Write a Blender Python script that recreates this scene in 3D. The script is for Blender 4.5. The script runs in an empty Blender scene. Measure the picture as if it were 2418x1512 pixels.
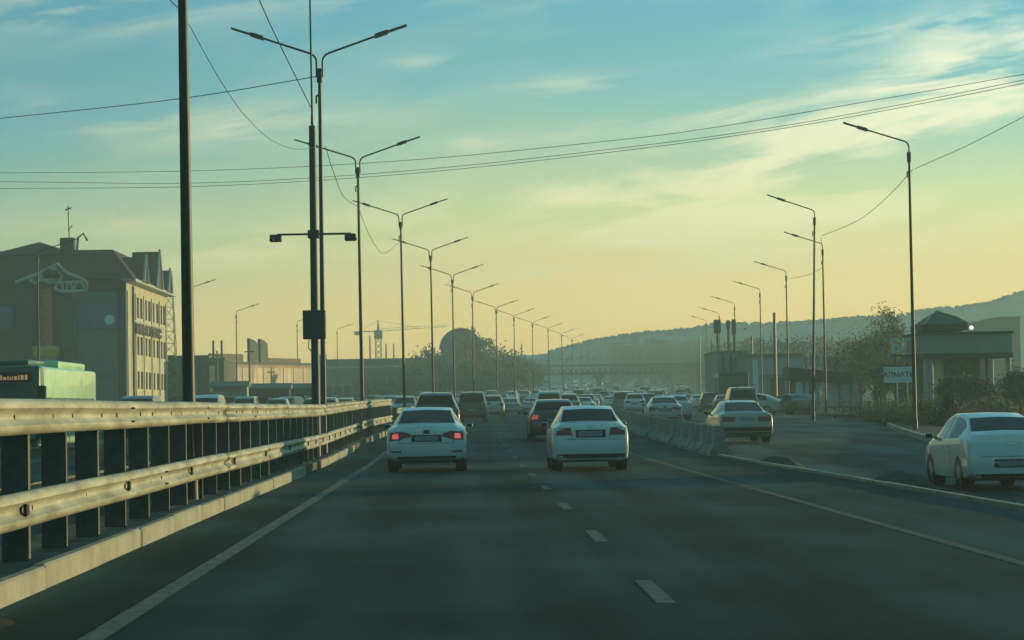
import bpy, bmesh, math, random
from mathutils import Vector, Matrix
from mathutils.bvhtree import BVHTree
random.seed(7)
R = math.radians
C = bpy.context.scene.collection
SC = bpy.context.scene

# ---------------------------------------------------------------- camera
F, VX, VY, CXI, CYI, ROLL, EYE = 5600.0, 1090.0, 962.0, 1209.0, 756.0, 0.0157, 1.46
cam = bpy.data.cameras.new('camera'); camo = bpy.data.objects.new('camera', cam); C.objects.link(camo)
cam.sensor_fit = 'HORIZONTAL'; cam.sensor_width = 36; cam.lens = 36 * F / 2418.0
cam.clip_start = 0.5; cam.clip_end = 6000
yw = Vector((VX - CXI, -(VY - CYI), -F)).normalized()
zw = Vector((-ROLL, 1, 0)); zw = (zw - yw * zw.dot(yw)).normalized()
xw = yw.cross(zw)
camo.matrix_world = Matrix.Translation((0, 0, EYE)) @ Matrix((xw, yw, zw)).to_4x4()
SC.camera = camo

# ---------------------------------------------------------------- world
SUN_AZ, SUN_EL = R(62), R(4.0)      # azimuth from +Y towards +X
w = bpy.data.worlds.new('World'); SC.world = w; w.use_nodes = True
nt = w.node_tree; nt.nodes.clear()
def N(t, **k):
    n = nt.nodes.new(t)
    for a, b in k.items(): setattr(n, a, b)
    return n
def L(a, b): nt.links.new(a, b)
def M(op, a, b=None, c=None, clamp=False):
    n = N('ShaderNodeMath', operation=op); n.use_clamp = clamp
    for i, v in enumerate((a, b, c)):
        if v is None: continue
        if isinstance(v, (int, float)): n.inputs[i].default_value = v
        else: L(v, n.inputs[i])
    return n.outputs[0]
def srgb(r, g, b):
    f = lambda v: (v / 255 / 12.92) if v <= 10 else ((v / 255 + .055) / 1.055) ** 2.4
    return (f(r), f(g), f(b), 1)
tc = N('ShaderNodeTexCoord'); sx = N('ShaderNodeSeparateXYZ'); L(tc.outputs['Generated'], sx.inputs[0])
az = M('ARCTAN2', sx.outputs[0], sx.outputs[1]); el = M('ARCSINE', sx.outputs[2])
U = M('MULTIPLY', az, F / 100.0); V = M('MULTIPLY', el, F / 100.0)       # hundred-unit sky coordinates
ramp = N('ShaderNodeValToRGB'); L(M('DIVIDE', M('ADD', V, M('MULTIPLY', M('MAXIMUM', M('MULTIPLY', U, -1.0), 0.0), .13)), 30.0, clamp=True), ramp.inputs[0])
e = ramp.color_ramp; e.interpolation = 'B_SPLINE'
SKY = [(0.0, (1.40, .92, .28)), (.06, (1.52, 1.04, .32)), (.10, (1.42, 1.10, .37)), (.14, (1.02, 1.02, .43)), (.19, (.53, .77, .51)),
       (.25, (.17, .55, .58)), (.32, (.10, .45, .60)), (.45, (.06, .36, .54)), (1.0, (.035, .21, .29))]
while len(e.elements) < len(SKY): e.elements.new(.5)
for q, (p, c) in zip(e.elements, SKY): q.position = p; q.color = (*[v / 2.5 for v in c], 1)      # a ramp stop holds 0..1: scaled down here, back up below
# cirrus: streaky noise gathered into the banks the sky shows
cv = N('ShaderNodeCombineXYZ'); L(M('ADD', M('MULTIPLY', U, .16), M('MULTIPLY', V, .10)), cv.inputs[0]); L(M('ADD', M('MULTIPLY', V, .95), M('MULTIPLY', U, -.14)), cv.inputs[1])
nz = N('ShaderNodeTexNoise'); nz.inputs['Scale'].default_value = 1.0; nz.inputs['Detail'].default_value = 7; nz.inputs['Roughness'].default_value = .58; nz.inputs['Distortion'].default_value = .5
L(cv.outputs[0], nz.inputs['Vector'])
cv2 = N('ShaderNodeCombineXYZ'); L(M('MULTIPLY', U, .12), cv2.inputs[0]); L(M('MULTIPLY', V, .4), cv2.inputs[1]); cv2.inputs[2].default_value = 4.3
nz2 = N('ShaderNodeTexNoise'); nz2.inputs['Scale'].default_value = 1.0; nz2.inputs['Detail'].default_value = 4
L(cv2.outputs[0], nz2.inputs['Vector'])
BL = [(1720, 430, 440, 85, .22, 1.35), (2260, 235, 330, 100, .32, 1.45), (1450, 600, 460, 70, .08, 1.0), (600, 590, 240, 40, .1, 1.0), (1250, 490, 500, 60, .1, .55), (2150, 420, 260, 60, .25, .7), (1400, 208, 160, 16, 0, .75),
      (1025, 150, 70, 12, 0, .6), (100, 40, 300, 40, 0, .65), (2250, 95, 260, 18, .1, .6), (660, 290, 260, 40, .05, .85), (230, 270, 240, 40, .1, .7),
      (230, 525, 200, 24, 0, .45), (1120, 340, 60, 14, 0, .55), (2050, 560, 300, 60, .1, .55), (900, 20, 300, 18, 0, .4), (1600, 300, 260, 20, .08, .6), (330, 690, 300, 40, 0, .25)]
acc = None
for (px, py, s1, s2, rot, amp) in BL:
    u0, v0 = (px - VX) / 100, (VY - py) / 100
    du = M('SUBTRACT', U, u0); dv = M('SUBTRACT', V, v0); c_, s_ = math.cos(rot), math.sin(rot)
    a = M('MULTIPLY', M('ADD', M('MULTIPLY', du, c_), M('MULTIPLY', dv, s_)), 100 / s1)
    b = M('MULTIPLY', M('ADD', M('MULTIPLY', dv, c_), M('MULTIPLY', du, -s_)), 100 / s2)
    g = M('MULTIPLY', M('EXPONENT', M('MULTIPLY', M('ADD', M('MULTIPLY', a, a), M('MULTIPLY', b, b)), -.8)), amp)
    acc = g if acc is None else M('ADD', acc, g)
acc = M('ADD', acc, .10)
st = M('MULTIPLY', M('SUBTRACT', nz.outputs[0], .44), 5.5, clamp=True)
st2 = M('ADD', M('MULTIPLY', nz2.outputs[0], .9), .25)
cl = M('MULTIPLY', M('MULTIPLY', acc, M('MULTIPLY', st, st2)), 1.35, clamp=True)
ccol = N('ShaderNodeValToRGB'); L(M('DIVIDE', V, 10.0, clamp=True), ccol.inputs[0])
ccol.color_ramp.elements[0].color = (.55, .49, .20, 1); ccol.color_ramp.elements[0].position = .15
ccol.color_ramp.elements[1].color = (.39, .405, .30, 1); ccol.color_ramp.elements[1].position = .75
mx = N('ShaderNodeMix', data_type='RGBA'); L(cl, mx.inputs[0]); L(ramp.outputs[0], mx.inputs[6]); L(ccol.outputs[0], mx.inputs[7])
# the glow low in the sky belongs to the sun's side only
side = M('MULTIPLY', M('SUBTRACT', M('COSINE', M('SUBTRACT', az, SUN_AZ * .35)), .2), 1.6, clamp=True)
cool = N('ShaderNodeMix', data_type='RGBA'); L(side, cool.inputs[0]); cool.inputs[6].default_value = (.035, .19, .225, 1); up = N('ShaderNodeVectorMath', operation='SCALE'); L(mx.outputs[2], up.inputs[0]); up.inputs[3].default_value = 2.5; L(up.outputs[0], cool.inputs[7])
bg = N('ShaderNodeBackground'); L(cool.outputs[2], bg.inputs[0]); L(M('MINIMUM', M('MAXIMUM', M('ADD', M('MULTIPLY', U, .014), 1.0), .85), 1.2), bg.inputs[1])
sky = N('ShaderNodeTexSky', sky_type='NISHITA'); sky.sun_disc = False; sky.sun_elevation = SUN_EL; sky.sun_rotation = SUN_AZ; sky.air_density = 1.2; sky.dust_density = 2.0
bg2 = N('ShaderNodeBackground'); L(sky.outputs[0], bg2.inputs[0]); bg2.inputs[1].default_value = .012
ad = N('ShaderNodeAddShader'); L(bg.outputs[0], ad.inputs[0]); L(bg2.outputs[0], ad.inputs[1])
wo = N('ShaderNodeOutputWorld'); L(ad.outputs[0], wo.inputs[0])
w.cycles.sampling_method = 'MANUAL'; w.cycles.sample_map_resolution = 1024

sl = bpy.data.lights.new('sun', 'SUN'); sl.energy = 5.0; sl.angle = R(.6); sl.color = (1, .84, .40)
so = bpy.data.objects.new('sun', sl); C.objects.link(so)
sd = Vector((math.sin(SUN_AZ) * math.cos(SUN_EL), math.cos(SUN_AZ) * math.cos(SUN_EL), math.sin(SUN_EL)))
so.rotation_euler = sd.to_track_quat('Z', 'Y').to_euler(); so.location = sd * 60
vs = SC.view_settings; vs.view_transform = 'Standard'; vs.look = 'None'; vs.exposure = 0; vs.gamma = 1
SC.cycles.max_bounces = 5; SC.cycles.diffuse_bounces = 2; SC.cycles.glossy_bounces = 3; SC.cycles.volume_bounces = 0
SC.cycles.transparent_max_bounces = 6; SC.cycles.caustics_reflective = False; SC.cycles.caustics_refractive = False

# ---------------------------------------------------------------- materials
MATS = {}
def mat(name, col, rough=.6, metal=0., var=.25, scale=3., bump=0., coat=0., emit=None, es=0., stretch=None, detail=5, spec=.5, lo=None):
    if name in MATS: return MATS[name]
    m = bpy.data.materials.new(name); m.use_nodes = True; t = m.node_tree; b = t.nodes['Principled BSDF']
    b.inputs['Roughness'].default_value = rough; b.inputs['Metallic'].default_value = metal; b.inputs['Specular IOR Level'].default_value = spec
    if coat: b.inputs['Coat Weight'].default_value = coat; b.inputs['Coat Roughness'].default_value = .06
    if var or bump:
        tcn = t.nodes.new('ShaderNodeTexCoord'); mp = t.nodes.new('ShaderNodeMapping'); t.links.new(tcn.outputs['Object'], mp.inputs[0])
        if stretch: mp.inputs['Scale'].default_value = stretch
        n = t.nodes.new('ShaderNodeTexNoise'); n.inputs['Scale'].default_value = scale; n.inputs['Detail'].default_value = detail; n.inputs['Roughness'].default_value = .6
        t.links.new(mp.outputs[0], n.inputs['Vector'])
        r = t.nodes.new('ShaderNodeValToRGB'); t.links.new(n.outputs[0], r.inputs[0])
        c0 = lo if lo else tuple(max(0, v * (1 - var)) for v in col); c1 = tuple(min(1, v * (1 + var)) for v in col)
        r.color_ramp.elements[0].position = .32; r.color_ramp.elements[0].color = (*c0, 1)
        r.color_ramp.elements[1].position = .68; r.color_ramp.elements[1].color = (*c1, 1)
        t.links.new(r.outputs[0], b.inputs['Base Color'])
        if bump:
            bp = t.nodes.new('ShaderNodeBump'); bp.inputs['Strength'].default_value = bump; bp.inputs['Distance'].default_value = .02
            n3 = t.nodes.new('ShaderNodeTexNoise'); n3.inputs['Scale'].default_value = scale * 14; n3.inputs['Detail'].default_value = 4
            t.links.new(mp.outputs[0], n3.inputs['Vector']); t.links.new(n3.outputs[0], bp.inputs['Height']); t.links.new(bp.outputs[0], b.inputs['Normal'])
    else: b.inputs['Base Color'].default_value = (*col, 1)
    if emit: b.inputs['Emission Color'].default_value = (*emit, 1); b.inputs['Emission Strength'].default_value = es
    MATS[name] = m; return m

def asphalt(name, col, seedz, wear=(1.0, .035)):
    m = bpy.data.materials.new(name); m.use_nodes = True; t = m.node_tree; b = t.nodes['Principled BSDF']; nn = t.nodes.new
    tcn = nn('ShaderNodeTexCoord')
    def noise(sc, vec, det=5):
        mp = nn('ShaderNodeMapping'); mp.inputs['Scale'].default_value = vec; mp.inputs['Location'].default_value = (0, 0, seedz); t.links.new(tcn.outputs['Object'], mp.inputs[0])
        n = nn('ShaderNodeTexNoise'); n.inputs['Scale'].default_value = sc; n.inputs['Detail'].default_value = det; t.links.new(mp.outputs[0], n.inputs['Vector']); return n.outputs[0]
    def mm(op, a, b_):
        n = nn('ShaderNodeMath'); n.operation = op
        for i, v in enumerate((a, b_)):
            if isinstance(v, (int, float)): n.inputs[i].default_value = v
            else: t.links.new(v, n.inputs[i])
        return n.outputs[0]
    sp = nn('ShaderNodeSeparateXYZ'); t.links.new(tcn.outputs['Object'], sp.inputs[0]); wob = noise(.05, (1, 1, 1), 2)
    trk = mm('SINE', mm('ADD', mm('MULTIPLY', sp.outputs[0], 3.4), mm('MULTIPLY', wob, 3.0)), 0)
    a = noise(1.0, (wear[0], wear[1], 1)); bb = noise(.22, (1, .6, 1)); c = noise(60., (1, 1, 1), 3)
    s = mm('ADD', mm('ADD', mm('MULTIPLY', a, 1.0), mm('MULTIPLY', bb, 1.5)), mm('MULTIPLY', c, .4))
    r = nn('ShaderNodeValToRGB'); t.links.new(mm('ADD', mm('DIVIDE', s, 2.9), mm('MULTIPLY', trk, .028)), r.inputs[0])
    r.color_ramp.elements[0].position = .43; r.color_ramp.elements[0].color = (*[v * .5 for v in col], 1)
    r.color_ramp.elements[1].position = .60; r.color_ramp.elements[1].color = (*[v * 2.2 for v in col], 1)
    t.links.new(r.outputs[0], b.inputs['Base Color']); b.inputs['Roughness'].default_value = .85; b.inputs['Specular IOR Level'].default_value = .12
    bp = nn('ShaderNodeBump'); bp.inputs['Strength'].default_value = .35; bp.inputs['Distance'].default_value = .01; t.links.new(c, bp.inputs['Height']); t.links.new(bp.outputs[0], b.inputs['Normal'])
    MATS[name] = m; return m

m_asph = asphalt('asphalt', (.017, .043, .040), 0.)
m_asph2 = asphalt('service asphalt', (.050, .072, .066), 5., (.5, .08))
m_asph3 = asphalt('far side asphalt', (.052, .054, .052), 9.)
m_ground = mat('bare ground', (.075, .07, .05), .95, var=.4, scale=.15, bump=.5)
m_verge = mat('verge soil', (.028, .032, .022), .95, var=.5, scale=.9, bump=.8)
m_median = mat('median soil', (.10, .10, .08), .95, var=.5, scale=1.3, bump=.8)
m_dash = mat('worn lane paint', (.085, .10, .095), .8, var=.3, scale=6, lo=(.022, .042, .038), detail=8)
m_line = mat('worn road paint', (.115, .13, .11), .8, var=.3, scale=3.5, lo=(.035, .052, .045), stretch=(3, 1, 1), detail=8)
m_faint = mat('faded road paint', (.034, .055, .051), .8, var=.3, scale=1.2, lo=(.018, .038, .035), stretch=(3, .5, 1))
m_kerb = mat('kerb concrete', (.38, .35, .27), .85, var=.15, scale=.9, bump=.4, lo=(.24, .225, .18))
m_jersey = mat('barrier concrete', (.27, .28, .26), .85, var=.3, scale=1.5, bump=.4, lo=(.13, .14, .13))
m_galv = mat('galvanised steel', (.50, .475, .37), .58, metal=.1, var=.14, scale=.8, bump=.25, stretch=(1, .9, 5), lo=(.20, .185, .12), detail=9)
m_post = mat('shaded post steel', (.10, .10, .09), .6, metal=.2, var=.3, scale=4)  # galvanised like the beams; the guardrail posts' shade is put into a darker colour
m_dark = mat('dark steel', (.035, .04, .035), .5, metal=.3, var=.2, scale=4)
m_lamp = mat('lamp post paint', (.032, .038, .034), .5, metal=.2, var=.25, scale=3)
m_lum = mat('luminaire grey', (.10, .11, .10), .5, metal=.2, var=.1)
m_black = mat('black rubber', (.014, .014, .014), .8, var=.2, scale=8)
m_wire = mat('cable black', (.02, .02, .02), .7, var=0)
m_glass = mat('car glass', (.006, .010, .011), .08, var=0, spec=.22)
m_trim = mat('black trim', (.02, .02, .02), .5, var=.2, scale=6)
m_rim = mat('wheel rim', (.35, .36, .36), .35, metal=.8, var=.15, scale=6)
m_chrome = mat('chrome', (.6, .6, .6), .15, metal=1, var=0)
m_red = mat('tail lamp red', (.22, .012, .014), .25, var=.1, scale=20, coat=.5)
m_redlit = mat('lit brake lamp', (.6, .03, .04), .3, var=0, emit=(1, .16, .18), es=.55)
m_redmid = mat('lit brake lamp dim', (.5, .03, .04), .3, var=0, emit=(1, .16, .14), es=.30)
m_clear = mat('clear lamp lens', (.55, .5, .48), .2, var=0, coat=.5)
m_head = mat('glint headlamp', (.8, .8, .8), .3, var=0, emit=(1, .97, .85), es=2.2)  # glow added on oncoming cars in place of sun glints
m_headoff = mat('headlamp lens', (.2, .21, .21), .45, var=0)
m_plate = mat('number plate', (.22, .27, .30), .5, var=.35, scale=22, detail=1)
PAINT = dict(white=(.74, .77, .78), silver=(.42, .44, .44), grey=(.16, .17, .17), black=(.015, .016, .017), champagne=(.38, .37, .31), brown=(.035, .033, .028), blue=(.05, .09, .15), red=(.22, .03, .03), dark=(.035, .045, .04))
def paint(c):
    return mat(c + ' car paint', PAINT[c], .32 if c != 'silver' else .35, metal=0 if c in ('white', 'black', 'red', 'brown', 'dark') else .3, var=.07, scale=1.2, coat=.8, lo=tuple(v * .86 for v in PAINT[c]))

# ---------------------------------------------------------------- geometry helpers
class MB:
    def __init__(s): s.v = []; s.f = []; s.m = []
    def add(s, vs, fs, mi=0):
        o = len(s.v); s.v += [tuple(q) for q in vs]; s.f += [tuple(i + o for i in q) for q in fs]; s.m += [mi] * len(fs); return s
    def box(s, x0, x1, y0, y1, z0, z1, rz=0, mi=0, piv=None):
        vs = [(x, y, z) for z in (z0, z1) for (x, y) in ((x0, y0), (x1, y0), (x1, y1), (x0, y1))]
        if rz:
            cx, cy = piv or ((x0 + x1) / 2, (y0 + y1) / 2); c, n = math.cos(rz), math.sin(rz)
            vs = [(cx + (x - cx) * c - (y - cy) * n, cy + (x - cx) * n + (y - cy) * c, z) for x, y, z in vs]
        return s.add(vs, [(0, 3, 2, 1), (4, 5, 6, 7), (0, 1, 5, 4), (1, 2, 6, 5), (2, 3, 7, 6), (3, 0, 4, 7)], mi)
    def bbox(s, x0, x1, y0, y1, z0, z1, r=.03, seg=2, mi=0):
        bm = bmesh.new(); bmesh.ops.create_cube(bm, size=1)
        for v in bm.verts: v.co = Vector(((x0 + x1) / 2 + v.co.x * (x1 - x0), (y0 + y1) / 2 + v.co.y * (y1 - y0), (z0 + z1) / 2 + v.co.z * (z1 - z0)))
        bmesh.ops.bevel(bm, geom=bm.edges[:], offset=r, segments=seg, profile=.5, affect='EDGES')
        bm.verts.index_update(); s.add([v.co[:] for v in bm.verts], [[v.index for v in f.verts] for f in bm.faces], mi); bm.free(); return s
    def tube(s, pts, rad, n=8, mi=0, cap=True):
        pts = [Vector(p) for p in pts]; rad = rad if isinstance(rad, (list, tuple)) else [rad] * len(pts); rings = []
        for i, p in enumerate(pts):
            t = (pts[min(i + 1, len(pts) - 1)] - pts[max(i - 1, 0)]).normalized()
            a = Vector((1, 0, 0)) if abs(t.x) < .9 else Vector((0, 1, 0)); u = t.cross(a).normalized(); v = t.cross(u)
            rings.append([p + (u * math.cos(2 * math.pi * k / n) + v * math.sin(2 * math.pi * k / n)) * rad[i] for k in range(n)])
        vs = [q for r in rings for q in r]; fs = []
        for i in range(len(pts) - 1):
            for k in range(n): fs.append((i * n + k, i * n + (k + 1) % n, (i + 1) * n + (k + 1) % n, (i + 1) * n + k))
        if cap: fs.append(tuple(range(n))[::-1]); fs.append(tuple(range((len(pts) - 1) * n, len(pts) * n)))
        return s.add(vs, fs, mi)
    def prism(s, poly, axis, a0, a1, mi=0):
        """poly: 2-D outline; axis 'y' -> (x,z), axis 'x' -> (y,z), axis 'z' -> (x,y)"""
        def P3(p, a): return {'y': (p[0], a, p[1]), 'x': (a, p[0], p[1]), 'z': (p[0], p[1], a)}[axis]
        n = len(poly); vs = [P3(p, a0) for p in poly] + [P3(p, a1) for p in poly]
        fs = [tuple(range(n)), tuple(range(n, 2 * n))[::-1]] + [(i, i + n, (i + 1) % n + n, (i + 1) % n) for i in range(n)]
        return s.add(vs, fs, mi)
    def build(s, name, m, parent=None, smooth=False, fix=True, angle=40):
        me = bpy.data.meshes.new(name); me.from_pydata(s.v, [], s.f)
        ml = m if isinstance(m, (list, tuple)) else [m]
        for q in ml: me.materials.append(q)
        if len(ml) > 1: me.polygons.foreach_set('material_index', s.m)
        if fix:
            bm = bmesh.new(); bm.from_mesh(me); bmesh.ops.recalc_face_normals(bm, faces=bm.faces); bm.to_mesh(me); bm.free()
        if smooth:
            me.polygons.foreach_set('use_smooth', [True] * len(me.polygons)); me.set_sharp_from_angle(angle=R(angle))
        me.update()
        o = bpy.data.objects.new(name, me); C.objects.link(o)
        if parent: o.parent = parent
        return o
def tag(o, label, cat, group=None, kind=None):
    if label: o['label'] = label
    if cat: o['category'] = cat
    if group: o['group'] = group
    if kind: o['kind'] = kind
    return o
def thing(name, label, cat, loc=(0, 0, 0), rz=0, group=None):
    o = bpy.data.objects.new(name, None); C.objects.link(o); o.location = loc; o.rotation_euler = (0, 0, rz); o.empty_display_size = .3
    return tag(o, label, cat, group)
def kids(o): return [c for c in KID.get(o.name, [])]
def dup(root, loc=None, rz=None, label=None, group=None, recolor=None):
    def cp(o, par):
        c = o.copy(); C.objects.link(c)
        if par: c.parent = par
        if recolor and o.type == 'MESH' and o.data.materials and o.data.materials[0] in recolor:
            key = (o.data.name, recolor[o.data.materials[0]].name)
            if key not in RC:
                d = o.data.copy(); d.materials[0] = recolor[o.data.materials[0]]; RC[key] = d
            c.data = RC[key]
        for ch in o.children: cp(ch, c)
        return c
    r = cp(root, None)
    if loc is not None: r.location = loc
    if rz is not None: r.rotation_euler = (0, 0, rz)
    if label: r['label'] = label
    if group: r['group'] = group
    elif 'group' in r: del r['group']
    return r
RC = {}

def pchip(T):
    xs = [a for a, _ in T]; ys = [b for _, b in T]; n = len(T)
    h = [xs[i + 1] - xs[i] for i in range(n - 1)]; d = [(ys[i + 1] - ys[i]) / h[i] for i in range(n - 1)]
    mm = [d[0]] + [0 if d[i - 1] * d[i] <= 0 else 2 * d[i - 1] * d[i] / (d[i - 1] + d[i]) for i in range(1, n - 1)] + [d[-1]]
    def f(x):
        if x <= xs[0]: return ys[0]
        if x >= xs[-1]: return ys[-1] + mm[-1] * (x - xs[-1])
        i = max(k for k in range(n - 1) if xs[k] <= x); t = (x - xs[i]) / h[i]
        return ys[i] * (2 * t ** 3 - 3 * t * t + 1) + mm[i] * h[i] * (t ** 3 - 2 * t * t + t) + ys[i + 1] * (3 * t * t - 2 * t ** 3) + mm[i + 1] * h[i] * (t ** 3 - t * t)
    return f
GZ = pchip([(-100, 0), (60, 0), (79, .1), (95, .2), (123, .38), (160, .55), (240, .85), (350, 2.0), (450, 2.9), (610, 4.9), (800, 9.0), (1000, 13.0)])
OFF = pchip([(-100, 0), (90, 0), (127, .9), (158, 2.1), (190, 3.4), (222, 5.1), (262, 7.9), (295, 10.6), (333, 14.1), (370, 17.7), (410, 21.5), (520, 30.8), (610, 39.3), (800, 57), (1000, 76)])
def med(d): return -3.9 + OFF(d)
def HY(px): return VY - (px - VX) * ROLL
def PX(px, d, py=None):
    b = px + (ROLL * (HY(px) - py) if py is not None else 0)
    return (b - VX) * d / F
def PZ(px, py, d): return EYE + (HY(px) - py) * d / F
def heading(d): return -math.atan((OFF(d + 2) - OFF(d - 2)) / 4)

YS = [-60, -30, 0] + [10 * k for k in range(1, 42)] + [430 + 30 * k for k in range(0, 13)] + [840, 900, 960, 1020]
SDIP = pchip([(-100, -.33), (48, -.33), (62, -.20), (78, -.03), (90, 0), (1000, 0)])
def strip(name, x0, x1, dz, m, kind='structure', y0=-60, y1=1020, nx=1, curve=True, thick=0, parent=None, y_step=None):
    f0 = x0 if callable(x0) else (lambda y: x0 + (OFF(y) if curve else 0)); f1 = x1 if callable(x1) else (lambda y: x1 + (OFF(y) if curve else 0))
    ys = sorted(set([y for y in YS if y0 < y < y1] + [y0, y1])); b = MB(); vs = []; fs = []
    for y in ys:
        # height follows the common stations linearly so sheets never cross
        k = max(i for i in range(len(YS)) if YS[i] <= y) if y < YS[-1] else len(YS) - 2
        k = min(k, len(YS) - 2); t = (y - YS[k]) / (YS[k + 1] - YS[k]); z = GZ(YS[k]) * (1 - t) + GZ(YS[k + 1]) * t + (dz(y) if callable(dz) else dz)
        for i in range(nx + 1): vs.append((f0(y) + (f1(y) - f0(y)) * i / nx, y, z))
    for j in range(len(ys) - 1):
        for i in range(nx): a = j * (nx + 1) + i; fs.append((a, a + 1, a + nx + 2, a + nx + 1))
    b.add(vs, fs)
    if thick:
        n0 = len(vs); b.add([(x, y, z - thick) for x, y, z in vs], [])
        for j in range(len(ys) - 1):
            a = j * (nx + 1); c = a + nx
            b.f += [(a, a + nx + 1, a + nx + 1 + n0, a + n0), (c, c + n0, c + nx + 1 + n0, c + nx + 1)]; b.m += [0, 0]
        for a in (0, (len(ys) - 1) * (nx + 1)): b.f.append((a, a + nx, a + nx + n0, a + n0)); b.m.append(0)
    o = b.build(name, m, parent, fix=bool(thick))
    if kind: o['kind'] = kind
    return o

# ---------------------------------------------------------------- ground and roads
strip('ground', -360, 335, lambda y: -.07 + SDIP(y) * 1.3, m_ground, nx=4, curve=False)
strip('road', -3.5, 7.2, 0, m_asph, nx=2)
strip('service_road', 7.2, lambda y: (14.5 + max(0, min(1, (y - 72) / 55)) * 7.0 + OFF(y)), lambda y: SDIP(y) - .004, m_asph2, nx=2)
strip('opposite_road', -18.5, -4.6, 0, m_asph3, nx=2)
strip('left_road', -33, -21.5, -.01, m_asph3, nx=1)
strip('median', -4.55, -3.60, .17, m_median, thick=.25)
strip('right_verge', lambda y: 14.7 + max(0, min(1, (y - 72) / 55)) * 7.0 + OFF(y), lambda y: 60 + OFF(y), .14, m_verge, thick=.75)
strip('left_pavement', -21.45, -18.55, .12, m_median, thick=.7)
# painted lines
strip('edge_line', -2.50, -2.33, .0025, m_line, y0=5, y1=260)
strip('faded_line', 4.86, 5.0, .0025, m_faint, y0=5, y1=180)
b = MB()
for k in range(-1, 34):
    y0 = 17.4 + 8 * k; vs = []
    for y in (y0, y0 + 2.3):
        z = 0
        kk = max(i for i in range(len(YS)) if YS[i] <= y); t = (y - YS[kk]) / (YS[kk + 1] - YS[kk]); z = GZ(YS[kk]) * (1 - t) + GZ(YS[kk + 1]) * t + .0025
        vs += [(1.41 + OFF(y), y, z), (1.55 + OFF(y), y, z)]
    b.add(vs, [(0, 1, 3, 2)])
tag(b.build('lane_dashes', m_dash, fix=False), None, None, kind='structure')
strip('opposite_line', -11.6, -11.45, .0025, m_faint, y0=20, y1=300)

# median kerb stones
def kerbstone(y0, y1, X=-3.52, h=.20, wd=.12):
    n = MB(); n.bbox(-wd, 0, 0, y1 - y0 - .02, -.05, h, .02, 1); return n
pk = None; kidx = 0
seg = [(14, 52), (58.8, 77), (90, 107)]
y = 8.0; cnt = 0
ORD = ['first', 'second', 'third', 'fourth', 'fifth', 'sixth', 'seventh', 'eighth', 'ninth', 'tenth', 'eleventh', 'twelfth', 'thirteenth', 'fourteenth', 'fifteenth', 'sixteenth', 'seventeenth', 'eighteenth', 'nineteenth', 'twentieth']
def nth(i):
    return ORD[i] if i < 20 else ['twenty', 'thirty', 'forty', 'fifty', 'sixty'][(i + 1) // 10 - 2] + ('-' + ORD[(i + 1) % 10 - 1] if (i + 1) % 10 else 'th')
while y < 107:
    on = (y < 51) or (58 < y < 76) or (89 < y < 105)
    if on:
        if pk is None:
            pk = kerbstone(0, 3.0).build('kerb_stone', m_kerb); o = pk
        else: o = pk.copy(); C.objects.link(o)
        o.location = (-3.50 + OFF(y) + random.uniform(-.012, .012), y, GZ(y + 1.5) + random.uniform(-.01, .01)); o.rotation_euler = (0, 0, random.uniform(-.003, .003))
        zone = 'in the long near row' if y < 51 else ('in the short middle row' if y < 76 else 'in the farthest row')
        if zone != cnt: cnt = zone; ki = 0
        tag(o, '%s pale kerb stone from the near end, %s under the guardrail' % (nth(ki), zone), 'kerb', 'median kerb stones'); ki += 1
    y += 3.0
# thin raised kerb on the right
rk = MB(); vs = []; fs = []; prof = [(-.07, -.42), (-.06, .06), (.06, .06), (.07, -.42)]
ks = [18 + 2 * i for i in range(25)]
for y in ks:
    X = 7.36 - (y - 31) * .0105
    for p in prof: vs.append((X + p[0] + random.uniform(-.008, .008), y, GZ(y) + p[1] + random.uniform(-.006, .004)))
for j in range(len(ks) - 1):
    for i in range(3): a = j * 4 + i; fs.append((a, a + 1, a + 5, a + 4))
rk.add(vs, fs + [(0, 1, 2, 3), (len(vs) - 4, len(vs) - 3, len(vs) - 2, len(vs) - 1)])
tag(rk.build('low_kerb', m_kerb), 'thin pale kerb line dividing the main road from the side road, lower right', 'kerb')
# pavement kerb of the side road
pkb = MB(); vs = []; fs = []
ks = [62 + 4 * i for i in range(16)]
for y in ks:
    X = 14.6 + max(0, min(1, (y - 72) / 55)) * 7.0 + OFF(y)
    for p in [(-.1, -.05), (-.09, .17), (.08, .17), (.1, -.05)]: vs.append((X + p[0], y, GZ(y) + p[1]))
for j in range(len(ks) - 1):
    for i in range(3): a = j * 4 + i; fs.append((a, a + 1, a + 5, a + 4))
pkb.add(vs, fs + [(0, 1, 2, 3), (len(vs) - 4, len(vs) - 3, len(vs) - 2, len(vs) - 1)])
tag(pkb.build('pavement_kerb', m_kerb), 'grey kerb at the outer edge of the side road beside the bushes', 'kerb')

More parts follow.
